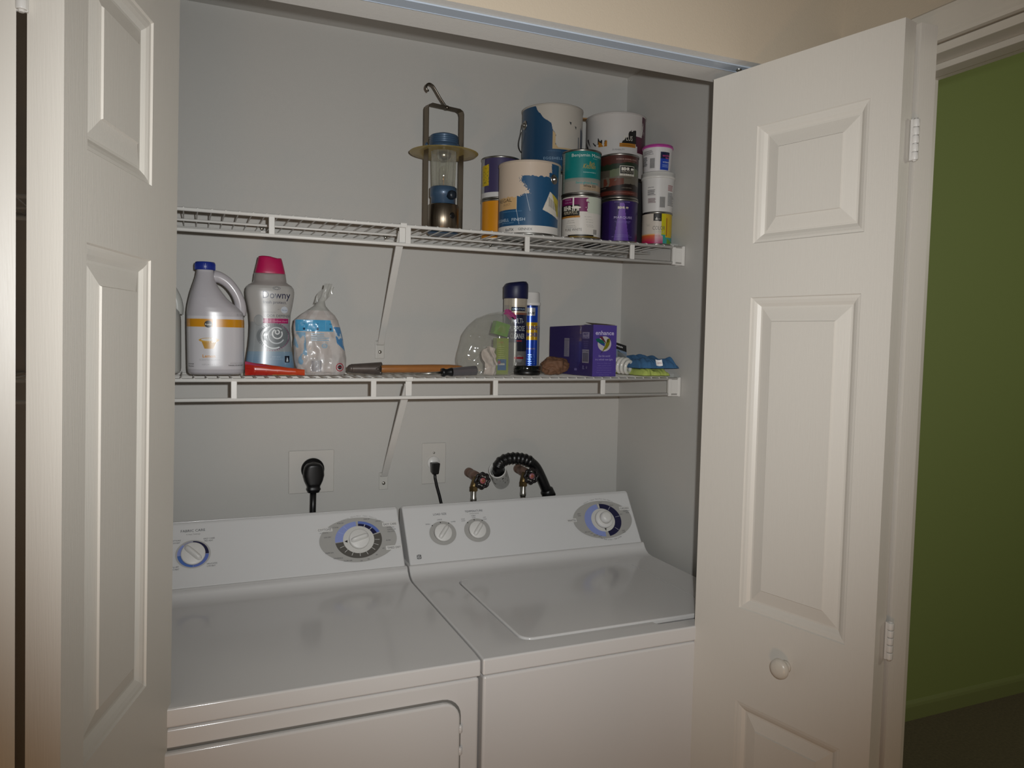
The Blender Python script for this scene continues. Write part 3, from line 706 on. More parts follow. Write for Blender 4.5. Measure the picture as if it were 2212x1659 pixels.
def c_plain(c): return lambda th, t: c
G1 = 'paint cans on the upper shelf'
# yellow-orange quart and purple quart, left stack
def f(th, t):
    if th < -1.28: return '#b9b9bb'
    return '#c98512' if t > .04 else '#d9d3c6'
paint_can('small yellow-orange labelled paint can under the indigo can', .2797, -.0850, ZT, .0508, .1110, f, G1)
def f(th, t):
    if -1.32 < th < -.66 and .30 < t < .86+.03*th: return '#c3a50d' if nz(th*30, t*22) > -.30 else '#6f7420'
    if t < .13: return '#c7c5c3'
    if th < -1.02: return '#9fa0a3'
    return '#3d3759'
paint_can('small indigo-purple paint can with a yellow sticker, topmost of the leftmost stack', .2797, -.0850, ZT+.1115, .0508, .1120, f, G1)
# big blue can in front
CREAM = '#c3b2a0'; BL = '#1f4c70'
def f(th, t):
    if th > 1.16 or th < -2.4: return '#a9a9a8'
    # slanted sticker
    def inside(P):
        c = False; j = len(P)-1
        for i in range(len(P)):
            if (P[i][1] > t) != (P[j][1] > t) and th < (P[j][0]-P[i][0])*(t-P[i][1])/(P[j][1]-P[i][1])+P[i][0]: c = not c
            j = i
        return c
    if inside([(.70, .60), (1.15, .50), (1.15, .225), (.43, .335)]):
        return '#b7a93c' if th > .86 + (.5-t)*.9 and t > .27 else '#cfc9bd'
    if t < .105: return '#d2cec8'
    j = nz(th*9, t*14)*.05; fine = nz(th*40, t*60)
    b = None
    if t > .86+j*.4: lim = .76
    elif t > .80+j*.5: lim = .66
    elif t > .55: lim = -.16+.12*sin(t*14)+j*2
    else: lim = -.16-(.55-t)*4
    sp = fine*.16 if t < .80 else fine*.05
    if t > .515+j*.4 and th < lim+sp: return CREAM
    if -1.30 < th < -.43 and .335 < t < .53: return '#c3a070'
    if -.43 <= th < -.405 and .30 < t < .52: return '#c9bda5'
    return BL
def tx(m, mp, h, r):
    p = mp(.0004); U = lambda th: th*r
    m.text('REGAL', U(-.90), h*.445, .0125, p, '#3c3428', width=.050); m.text('SELECT', U(-.80), h*.395, .007, p, '#8a7350', width=.026)
    m.text('WATERBORNE INTERIOR PAINT', U(-.60), h*.300, .0032, p, '#5f8fb4', width=.060)
    m.text('EGGSHELL  FINISH', U(-.77), h*.170, .0105, p, '#b9c9d4', width=.102); m.text('PINTURA ACABADO', U(-.75), h*.140, .0036, p, '#7ea0bb', width=.040)
    m.text('GENNEX', U(-.12), h*.035, .0088, p, '#26262a', width=.036); m.text('EcoTIX', U(-.66), h*.032, .0085, p, '#26262a', bold=.02, width=.026)
    p2 = mp(.0005)
    for k in range(9): m.rect(U(.66+.05*k), h*(.39-.008*k), U(.675+.05*k), h*(.52-.012*k), p2, '#3a3a34')
    for a, b, c_, d in ((-.13, .58, .02, .31), (-.42, .33, -.32, .12)):
        m.add([p(U(a), h*b), p(U(a)+.0007, h*b), p(U(c_)+.0007, h*d), p(U(c_), h*d)], [(0, 1, 2, 3)], '#c8d2da')
paint_can('large blue paint can splashed with cream paint at the front of the shelf', .3080, -.2160, ZT, .0792, .183, f, G1, tx, 400, 190, ear=[(.88, .77), (.88-pi, .77)], rim='#b3a595')
# hidden large cans carrying the upper pair
paint_can('large bare tin can at the back, under the tall blue can', .4260, -.0960, ZT, .0825, .1865, c_plain('#8f8d88'), G1, nu=64, nv=4)
paint_can('large tin can coloured dark for shade at the back, under the large white can', .6280, -.0960, ZT, .0845, .1900, c_plain('#3a3a3c'), G1, nu=64, nv=4)  # near-black body colour stands in for the shadow between the front stacks
# upper blue can
def f(th, t):
    x_ = sin(th) if abs(th) < pi/2 else (1 if th > 0 else -1)
    j = nz(th*7, t*9)*.05
    if th > 1.15 and t < .70-.2*nz(th*20, 3): return '#17324c'
    if 1.0 < th < 1.06 and t < .56: return '#17324c'
    if th < -1.30: return '#26425f'
    pts = [(1.02, -.56), (.94, -.50), (.80, -.27), (.72, -.02), (.62, 0), (.56, .11), (.40, .11), (.35, .22)]
    lim = .24
    for k in range(len(pts)-1):
        if pts[k+1][0] <= t <= pts[k][0]:
            q = (t-pts[k+1][0])/(pts[k][0]-pts[k+1][0]); lim = pts[k+1][1]*(1-q)+pts[k][1]*q; break
    if t < .35: lim = 2
    if x_ > lim+j*.5: return '#b6b0a6'
    if .02 < x_ < lim and .33 < t < .62: return '#b39a72'
    return '#1a405f'
def tx(m, mp, h, r):
    p = mp(.0004)
    m.text('EGGSHELL', .004, h*.165, .0095, p, '#7f9db6', spacing=1.1, width=.052); m.text('WATERBORNE INTERIOR', .006, h*.29, .003, p, '#4d7596', width=.036)
    for th, t in ((.62, .74), (.85, .69)): m.add([p(th*r-.004, h*t+.004), p(th*r+.003, h*t+.003), p(th*r+.001, h*t-.005)], [(0, 1, 2)], '#2a2e33')
paint_can('tall blue paint can with off-white spill, uppermost at the back', .4260, -.0975, ZT+.1870, .0832, .1800, f, G1, tx, 400, 180, rim='#a8a298', ear=[(-1.12, .74), (-1.12+pi, .74)],
          sub=lambda t, x, y, z, r, h, phi: bail(t, x, y, z, r, h, phi, -1.12, .74, .062, th2=-1.12-pi*.98))
# upper white can
def f(th, t):
    j = nz(th*11, t*12)*.09
    if 1.02 < th < 1.35 and t > .52 and nz(th*10, t*4) > -.25: return '#47172e'
    if .72 < th < .78 and .5 < t < .66: return '#47172e'
    if .78 <= th < 1.3 and .40 < t < .66: return '#501a33'
    if .20+.35*(t-.53)*4+j < th < .72 and .535 < t < .74+j: return '#151311'
    if (.12 < th < .70) and .47 < t <= .535: return '#a26a1e'
    if -.60 < th < -.28 and .485 < t < .535+j: return '#a26a1e'
    if -.66 < th < -.34 and .53 <= t < .575+j*1.5: return '#1c1b1b'
    if -1.35 < th < -.7 and .50 < t < .66 and nz(th*9+t*14, t*5) > .22: return '#26262a'
    return '#bdb9b5'
def tx(m, mp, h, r):
    p = mp(.0004)
    m.text('PLUS', .42*r, h*.575, .019, p, '#c9c2b4', width=.026); m.text('MANTENIMIENTO', .42*r, h*.488, .005, p, '#5c3a10', width=.034); m.text('DURABILITY', .10*r, h*.415, .0062, p, '#5b5b5b', width=.034)
paint_can('large white paint can with a torn black and maroon label, uppermost at the back', .6290, -.0965, ZT+.1905, .0845, .1810, f, G1, tx, 400, 180, ear=[(2.6, .77), (-2.6, .77)], rim='#aeaaa6')
# wooden stirring stick lying across the two upper cans
m = MB(); a, b = Vector((.485, -.045, ZT+.1870+.1800+.0032)), Vector((.585, -.060, ZT+.1905+.1810+.0032))
m = MB(); 
def stick(x, y, z): 
    d = (b-a).normalized(); sd = Vector((-d.y, d.x, 0)).normalized(); return tuple(a+d*x+sd*y+Vector((0, 0, z)))
Ls = (b-a).length
m.box((-.03, -.013, -.0016), (Ls+.03, .013, .0016), mp=stick)
tag(m.build('stir_stick', mat('raw_wood', '#9b7447', .6, noisecol=(60, .2)), bevel=.0008), 'flat wooden stirring stick lying across the two uppermost large cans', 'stir stick')

# teal quart over white quart
def f(th, t):
    if th < -1.05: return '#8d958c' if nz(1, t*60) > -.1 else '#6f7a72'
    if th > 1.45: return '#8d958c'
    if t > .36: return '#0b7371'
    if t > .27: return mixc('#8f8a80', '#0b7371', (t-.27)/.09 if int(t*160) % 2 else (t-.27)/.2)
    if .06 < t < .19 and th > -.05: return mixc('#9a8872', '#b09a7e', .5)
    return '#8d8981'
def tx(m, mp, h, r):
    p = mp(.0004)
    m.text('Benjamin Moore', .36*r, h*.865, .0115, p, '#c9d2cd', width=.090); m.text('PAINTS', .75*r, h*.815, .003, p, '#9fc0ba', width=.014)
    m.text('Kitchen', .42*r, h*.58, .017, p, '#b0912f', shear=.35, width=.036); m.text('Bath', .55*r, h*.66, .014, p, '#a8892c', shear=.3, width=.016)
    m.text('PREMIUM INTERIOR', .45*r, h*.475, .0036, p, '#b5cfca', width=.036); m.text('Semi-gloss Enamel', .35*r, h*.215, .0080, p, '#1f8f8b', bold=.015, width=.064)
    m.text('White 333', .46*r, h*.130, .0088, p, '#1c1c1a', bold=.015, width=.036); m.text('HIGH HIDING FORMULA', .46*r, h*.075, .0040, p, '#77705f', width=.036)
TY = ZT+.1150
paint_can('small teal paint can with a gold crest, above the white quart', .4500, -.2300, TY, .0502, .1140, f, G1, tx, 200, 90)
def f(th, t):
    j = nz(th*13, t*17)*.10
    if t < .045: return '#6e5a26' if th > -.6 else '#3a2c18'
    if t < .075 and abs(th) < .7+j: return '#171310'
    if th < -.08 and .53 < t < .80: return '#141210' if th > -1.4 else '#cfcbc4'
    if th < -.05 and .485 < t <= .53: return '#b27b35'
    if th < .30+j*1.5 and .635 < t < .965: return '#6d1550'
    if th > .30 and t > .6: return '#b9bfb0'
    return '#cbc6be'
def tx(m, mp, h, r):
    p = mp(.0004)
    m.text('BEHR', -.80*r, h*.675, .015, p, '#d9d4c8', bold=.04, width=.029)
    m.bear(-.30*r, h*.715, .026, .0135, p, '#d9d4c8')
    m.text('PREMIUM PLUS.', -.62*r, h*.570, .0125, p, '#c9bfa8', width=.045); m.text('INTERIOR', -.75*r, h*.91, .0048, p, '#b18aa8', width=.020); m.text('ENAMEL PAINT', -.72*r, h*.845, .0042, p, '#b18aa8', width=.026)
    m.text('BASIC GUARANTEE', -.60*r, h*.500, .0034, p, '#5f3d12', width=.030)
    for k, (a, s) in enumerate(((-.55, .405), (-.55, .355), (-.55, .285), (-.55, .245))): m.text('LOW LUSTRE ENAMEL PAINT & PRIMER'[:12+6*k], a*r, h*s, .0032, p, '#6a6a66', width=.020+.004*k)
    m.text('PURE WHITE', -.42*r, h*.165, .0098, p, '#55524e', width=.048)
    for k, (a, s) in enumerate(((.35, .50), (.42, .43), (.45, .37), (.45, .30), (.5, .26))): m.text('NET 1 QUART LIQUID'[:14+k], a*r, h*s, .0028, p, '#7e7c76', width=.019)
    for k in range(10): m.rect(.66*r+k*.00125, h*.09, .66*r+k*.00125+(.0008 if k % 3 else .0004), h*.21, p, '#3a3a38', 1)
    m.rect(-.46*r, h*.76, -.38*r, h*.99, mp(.0006), '#d8d5cf')
paint_can('small white paint can with a purple band and white bear emblem, beneath the teal can', .4530, -.2290, ZT, .0515, .1145, f, G1, tx, 200, 90)
# brown quart over violet quart
def f(th, t):
    w_ = .03*sin(th*2.3)+.02*nz(th*5, t*8)
    if t < .05: return '#17110f'
    if t < .15: return '#4f2018'
    if t < .28+w_: return '#1d1411'
    if t < .50+w_:
        return '#5c2f22' if (-.9 < th < .25 and nz(th*4, t*7) > -.18 and t < .45) else '#5d574c'
    if t < .68+w_: return '#5b634c' if th > -.5 else '#4c463c'
    if t < .81+w_: return '#1d2a1c'
    return '#43201a'
def tx(m, mp, h, r):
    p = mp(.0004); p2 = mp(.0006); p3 = mp(.0008)
    m.text('INTERIOR EGGSHELL ENAMEL', .45*r, h*.885, .0055, p, '#b08f84', width=.062, shear=.1); m.text('PAINT & PRIMER IN ONE', .55*r, h*.845, .003, p, '#8d6c60', width=.034)
    m.rect(.02*r, h*.505, .86*r, h*.745, p, '#b9b5aa', 6); m.rect(.05*r, h*.555, .83*r, h*.73, p2, '#151413', 6)
    m.text('BEHR', .34*r, h*.635, .0105, p3, '#d9d4c8', bold=.04, width=.023); m.bear(.70*r, h*.665, .0105, .0075, p3, '#d9d4c8')
    m.text('PREMIUM PLUS', .45*r, h*.575, .0068, p3, '#9f9a8c', width=.034); m.text('ULTRA', .45*r, h*.518, .0058, p3, '#6d6a60', spacing=1.8, width=.028)
    m.text('ADVANCED STAIN BLOCKING', .35*r, h*.44, .0036, p, '#2d2a22', width=.034)
    m.text('ULTRA PURE WHITE', .42*r, h*.205, .0030, p, '#8d8578', width=.028); m.text('PREMIUM GRADE', .50*r, h*.275, .0036, p, '#181411', bold=.02, width=.012); m.text('NET CONTENTS ONE QUART', .35*r, h*.085, .0030, p, '#a0705f', width=.062); m.text('SATIN FINISH', -.95*r, h*.205, .0034, p, '#7d7468', width=.024)
paint_can('small brown and green landscape paint can, resting on the violet can', .5640, -.2300, ZT+.1145, .0508, .1165, f, G1, tx, 200, 90)
def f(th, t):
    cx = .135; hw = .085+.20*(1-t) if t > .72 else .12+.30*(.9-t)
    if abs(th-cx) < .11+.32*(1-t)**1.1 and t < .94: return mixc('#42247c', '#7c58a8', .25+.6*t)
    return '#2a1652' if th > -.6 else '#21113f'
def tx(m, mp, h, r):
    p = mp(.0004)
    m.text('EXTERIOR PAINT & PRIMER', .14*r, h*.955, .0030, p, '#8d7cb0', width=.042); m.text('BEHR', .10*r, h*.80, .0080, p, '#cfc7b4', bold=.04, width=.019); m.bear(.41*r, h*.825, .0085, .0058, p, '#bdb29a')
    m.text('MARQUEE', .22*r, h*.555, .0085, p, '#b4abcb', spacing=1.1, width=.050); m.text('ONE-COAT HIDE GUARANTEED', .20*r, h*.475, .0030, p, '#7f6fae', width=.044); m.text('IN SELECT COLORS', .20*r, h*.445, .0030, p, '#7f6fae', width=.036)
    m.text('INTERIOR MATTE', .22*r, h*.135, .0030, p, '#7f6fae', width=.036); m.text('NET CONTENTS ONE QUART LIQUID', .18*r, h*.095, .0030, p, '#7f6fae', width=.056)
paint_can('small violet paint can with a pale spotlight beam, under the brown can', .5680, -.2310, ZT, .0478, .1140, f, G1, tx, 200, 90)
# right stack
RX, RY = .6790, -.2440
def f(th, t):
    if .12 < th < 0.98-.0 and t > .74 and -.25 < th < .33: return '#1d1b17'
    if -.22 < th < .33 and t > .76: return '#1d1b17'
    if .62 < th < 1.3 and .22 < t < .99: return '#c3a206' if not (.66 < th < .74 and .26 < t < .86) else '#8f5a12'
    if th > .33 and t > .3: return mixc('#a8a81e', '#c2b414', t)
    d = sqrt((th+.35)**2+((t-.08)*1.3)**2)
    if t < .33-.22*max(0, th-.1):
        if th < -.1: return mixc('#a3164c', '#c9632a', (t-.05)*4) if t < .28 else mixc('#c98a3e', '#c9b9a0', (t-.28)*12)
        if th < .45: return mixc('#a0346a', '#c3a9a4', (t)*3)
        return '#2f8e86' if th < .75 else '#5d8a26'
    if th > .33: return '#2f8e86' if t < .3 else '#8a9a28'
    return '#bdb4a8'
def tx(m, mp, h, r):
    p = mp(.0004)
    m.text('COLOR', .15*r, h*.455, .0150, p, '#5f5c58', width=.034); m.text('SAMPLE', .18*r, h*.355, .0075, p, '#a6a39b', spacing=1.2, width=.026); m.text('INTERIOR', .0, h*.24, .003, p, '#8a3b2a', width=.018)
    m.add([p(-.02*r+a*.003, h*.84+b*.004) for a, b in ((-1, -1), (0, 1), (1, -1))], [(0, 1, 2)], '#c9c6bd'); m.text('PAINTS', .05*r, h*.80, .0030, p, '#c9c6bd', width=.014)
    m.text('SEMI-GLOSS', -.60*r, h*.62, .003, p, '#8f8b84', width=.011); m.text('ENAMEL', -.60*r, h*.585, .003, p, '#8f8b84', width=.009)
paint_can('tiny multicoloured sample can with a yellow sticker, at the foot of the rightmost stack', RX, RY, ZT, .0402, .0890, f, G1, tx, 160, 70)
def tub(lbl, x, y, z, r, h, lidcol, f, tx, lidh):
    t = thing('plastic_tub', lbl, 'tub', (x, y, z), 'plastic tubs stacked on the sample can')
    m = MB(); label_body(m, x, y, z+.001, r-.002, h-lidh-.001, f, 120, 50, taper=.004)
    phi, mp = can_maps(x, y, z+.001, r-.002)
    tx(m, lambda o: mp(o+.0018), h-lidh, r); m.lathe((x, y, z), [(0, .0005), (r-.006, .0005), (r-.0045, 0), (r-.004, .001)], 48, col='#c9c7c3'); m.build('tub_body', LABEL, t)
    m = MB(); m.lathe((x, y, z+h-lidh), [(r-.001, 0), (r+.0018, .0005), (r+.0022, lidh*.35), (r+.0008, lidh*.4), (r+.0005, lidh*.9), (r-.001, lidh), (r-.006, lidh-.001), (0, lidh-.001)], 56)
    m.build('lid', mat('lid_'+lidcol.strip('#'), lidcol, .35), t)
def tx(m, mp, h, r):
    p = mp(.0004); m.text('INSTRUCTIONS', -.42*r, h*.70, .0030, p, '#2c2c2c', bold=.02, width=.016)
    m.lines(-.62*r, -.12*r, h*.64, 6, .0026, .0013, p, '#5a5452', 3); m.lines(-.58*r, -.10*r, h*.38, 5, .0026, .0013, p, '#6a4a4a', 4)
    m.lines(.62*r, 1.12*r, h*.78, 5, .0032, .0015, p, '#8a4545', 5); m.lines(.62*r, 1.15*r, h*.55, 11, .0032, .0014, p, '#5a5a5a', 6)
    for k in range(12): m.rect(.12*r+k*.0012, h*.10, .12*r+k*.0012+(.0008 if k % 3 else .0004), h*.42, p, '#3a3a38')
tub('white plastic tub with printed instructions, middle of the rightmost stack', RX, RY, ZT+.0895, .0440, .1060, '#c7c5c0', c_plain('#c6c4c1'), tx, .018)
def f(th, t):
    if .22 < th < .95 and .03 < t < .80: return '#151a3c' if t > .52 else '#1c3d9e'
    return '#c6c3c3'
def tx(m, mp, h, r):
    p = mp(.0004); m.text('spackle', .58*r, h*.60, .0065, p, '#b8407e', width=.020, bold=.02); m.text('lite', .66*r, h*.50, .0060, p, '#b8407e', width=.009, bold=.02); m.text('INTERIOR', .58*r, h*.33, .0040, p, '#c9cfe0', bold=.02, width=.018)
    m.lines(.32*r, .85*r, h*.26, 4, .0022, .0009, p, '#7d95d0', 8)
    m.lines(-1.05*r, -.25*r, h*.86, 5, .0024, .0013, p, '#7d7a7a', 9); m.lines(-1.1*r, -.65*r, h*.60, 9, .0028, .0015, p, '#4a4848', 10)
    for k in range(11): m.rect(-.48*r+k*.0012, h*.10, -.48*r+k*.0012+(.0008 if k % 3 else .0004), h*.52, p, '#3a3a38')
tub('small white tub with a pink lid and blue label, topmost of the rightmost stack', RX-.006, RY-.002, ZT+.1960, .0400, .0710, '#b9459a', f, tx, .0085)

# ================================================================ LANTERN
LXc, LYc = .0940, -.160
ln = thing('camping_lantern', 'silver and blue camping lantern with a hanging hook and yellowish disc shade', 'lantern', (LXc, LYc, ZT))
LBLUE = mat('lantern_blue', '#3e566f', .38, metal=.2, coat=.2); BRUSH = mat('brushed_steel', '#84796a', .33, metal=1, bump=(500, .2, (1, 1, .02)))
GLASS = film('clear_glass', '#f0f0ea', .92, .04)
m = MB(); m.lathe((LXc, LYc, ZT), [(.034, 0), (.0385, .002), (.0385, .010), (.036, .013)], 48); m.build('foot', LBLUE, ln)
m = MB(); m.lathe((LXc, LYc, ZT), [(.0385, .0125), (.0395, .0135), (.0395, .0720), (.0375, .0745), (.027, .0750)], 64); b = m.build('battery_housing', BRUSH, ln)
phi = atan2(CY-LYc, CX-LXc)
def lp(a, r_, z): return (LXc+r_*cos(phi+a), LYc+r_*sin(phi+a), z)
m = MB(); c = Vector(lp(.62, .0385, ZT+.045)); m.lathe(c, [(.0075, 0), (.0075, .0022), (.006, .003), (0, .003)], 24, axis=(cos(phi+.62), sin(phi+.62), 0)); m.build('switch', BLACKP, ln)
m = MB(); m.lathe((LXc, LYc, ZT), [(.0270, .0745), (.0310, .0760), (.0310, .0930), (.0338, .0950), (.0338, .1170), (.0305, .1190), (0, .1190)], 48); m.build('collar', LBLUE, ln)
m = MB(); ax = Vector((cos(phi+.62), sin(phi+.62), 0)); c = Vector(lp(.62, .0285, ZT+.0960)); m.lathe(c, [(.0115, 0), (.0115, .010), (.0100, .013), (.0092, .016), (0, .016)], 28, axis=ax); m.build('dimmer_knob', mat('knob_dark', '#16202b', .4), ln)
m = MB(); m.lathe((LXc, LYc, ZT), [(.0290, .118), (.0300, .150), (.0315, .190), (.0325, .208)], 48); 
for k in range(8):
    a = 2*pi*k/8; m.tube([(LXc+.0290*cos(a), LYc+.0290*sin(a), ZT+.119), (LXc+.0325*cos(a), LYc+.0325*sin(a), ZT+.207)], .0012, 6)
m.build('glass_chimney', GLASS, ln)
m = MB(); pr_ = [(.0105, .1185), (.0105, .160)]+[(.0105*cos(k*pi/12), .160+.0135*sin(k*pi/12)) for k in range(1, 7)]; m.lathe((LXc, LYc, ZT), pr_, 28); bulb = m.build('inner_bulb', GLASS, ln)
m = MB(); m.tube([(LXc, LYc, ZT+.118), (LXc, LYc, ZT+.150)], .0016, 8); m.build('filament_post', mat('amber_post', '#b98a4a', .4), bulb)
m = MB(); m.lathe((LXc, LYc, ZT+.184), [(0, 0), (.006, .001), (.012, .0045), (.0165, .010), (.019, .020)], 32); m.build('reflector', STEEL, ln)
m = MB(); m.lathe((LXc, LYc, ZT), [(.030, .2065), (.060, .2060), (.0855, .2030), (.0868, .2040), (.060, .2080), (.030, .2085)], 72); m.build('disc_shade', film('yellowed_plastic', '#b8a25c', .55, .3), ln, label='yellowed translucent disc')
m = MB(); m.lathe((LXc, LYc, ZT), [(.0345, .2085), (.0395, .2095), (.0395, .2240), (.0360, .2250), (.0360, .2275), (.0380, .2285), (.0360, .2300), (.0360, .2325), (.0378, .2335), (.0358, .2350), (.0356, .2375), (.0372, .2385), (.0350, .2400), (.0346, .2425), (.0360, .2440), (.0335, .2470), (.020, .2515), (0, .2520)], 56); m.build('cap', LBLUE, ln)
# strap frame: turned a little about the vertical
fa = math.radians(13); ux, uy = cos(fa), sin(fa)
def fp(x, y, z): return (LXc+x*ux-y*uy, LYc+x*uy+y*ux, z)
W2 = .0505; TOPZ = ZT+.318
m = MB(); out = [(-W2, ZT+.004)]+[(-W2, TOPZ-.010), (-W2+.003, TOPZ-.003), (-W2+.010, TOPZ)]+[(W2-.010, TOPZ), (W2-.003, TOPZ-.003), (W2, TOPZ-.010), (W2, ZT+.004)]
V = []; F = []; th_ = .0014; hw = .0105
for i, (x, z) in enumerate(out):
    s_ = -1 if x < 0 else 1; nx, nz_ = (s_*th_, 0)
    if abs(x) < W2-.0035: nx, nz_ = (0, th_)
    for yy in (-hw, hw):
        V.append(fp(x, yy, z)); V.append(fp(x+nx, yy, z+nz_))
for i in range(len(out)-1):
    a0 = 4*i; b0 = a0+4
    F += [(a0, b0, b0+2, a0+2), (a0+1, a0+3, b0+3, b0+1), (a0, a0+1, b0+1, b0), (a0+2, b0+2, b0+3, a0+3)]
F += [(0, 2, 3, 1), (4*(len(out)-1), 4*(len(out)-1)+1, 4*(len(out)-1)+3, 4*(len(out)-1)+2)]
m.add(V, F); fr = m.build('strap_frame', BRUSH, ln, recalc=True)
for sx in (-1, 1):
    m = MB(); c = Vector(fp(sx*(W2+.001), -.002, ZT+.217)); m.lathe(c, [(.0058, 0), (.0058, .002), (.003, .003), (0, .003)], 18, axis=(sx*ux, sx*uy, 0)); m.build('pivot_rivet', LBLUE, fr)
m = MB(); P = [fp(0.006, 0, TOPZ+.001), fp(-.012, 0, TOPZ+.020), fp(-.030, 0, TOPZ+.042), fp(-.037, 0, TOPZ+.0475), fp(-.045, 0, TOPZ+.0490), fp(-.0515, 0, TOPZ+.0450), fp(-.0535, 0, TOPZ+.0375), fp(-.0500, 0, TOPZ+.0320), fp(-.0470, 0, TOPZ+.0320)]
m.tube(cr(P, 6), .0026, 10); m.lathe(fp(.007, 0, TOPZ-.003), [(.0045, 0), (.005, .004), (.004, .008), (0, .009)], 16); m.build('hook', mat('hook_metal', '#7b756c', .3, metal=1), ln)

# ================================================================ LOWER SHELF
BOTTLE = mat('glossy_plastic', None, .28, coat=.2)
def sections(mb, secs, cx, cy, z0, nseg=40, colfn=None, n_exp=2.6, interp=1, col='#ffffff'):
    """secs = [(h, xl, xr, depth)] superellipse slices; colfn(theta, h) with theta 0 facing -y"""
    S2 = []
    for i in range(len(secs)-1):
        for k in range(interp):
            q = k/interp; S2.append(tuple(secs[i][j]*(1-q)+secs[i+1][j]*q for j in range(4)))
    S2.append(secs[-1]); n = len(S2)
    def pt(i, k):
        h, xl, xr, d = S2[i]; a = 2*pi*k/nseg; ca, sa = cos(a), sin(a)
        return (cx+(xl+xr)/2+(xr-xl)/2*math.copysign(abs(sa)**(2/n_exp), sa), cy-d*math.copysign(abs(ca)**(2/n_exp), ca), z0+h)
    b = len(mb.v)
    for i in range(n):
        for k in range(nseg): mb.v.append(pt(i, k))
    for i in range(n-1):
        for k in range(nseg):
            mb.f.append((b+i*nseg+k, b+i*nseg+(k+1) % nseg, b+(i+1)*nseg+(k+1) % nseg, b+(i+1)*nseg+k))
            a = 2*pi*(k+.5)/nseg; a = a if a < pi else a-2*pi
            cc = colfn(a, (S2[i][0]+S2[i+1][0])/2) if colfn else col
            mb.c.append(lin(cc) if isinstance(cc, str) else cc); mb.s.append(True)
    for i, rev in ((0, False), (n-1, True)):
        idx = [b+i*nseg+k for k in range(nseg)]; mb.f.append(tuple(reversed(idx)) if not rev else tuple(idx)); cc = colfn(0, S2[i][0]) if colfn else col; mb.c.append(lin(cc) if isinstance(cc, str) else cc); mb.s.append(False)
    return mb
def front_map(cx, cy, z0, secs, off=.0006, n_exp=2.6, lean=0):
    """x across, h up -> point on the front of the sections"""
    def mp(x, h):
        for i in range(len(secs)-1):
            if secs[i][0] <= h <= secs[i+1][0]:
                q = (h-secs[i][0])/(secs[i+1][0]-secs[i][0]); xl, xr, d = [secs[i][j]*(1-q)+secs[i+1][j]*q for j in (1, 2, 3)]; break
        else: xl, xr, d = secs[-1][1:]
        c, w_ = (xl+xr)/2, (xr-xl)/2; s = max(-.995, min(.995, (x-c)/w_))
        return (cx+x, cy-d*(1-abs(s)**n_exp)**(1/n_exp)-off, z0+h)
    return mp
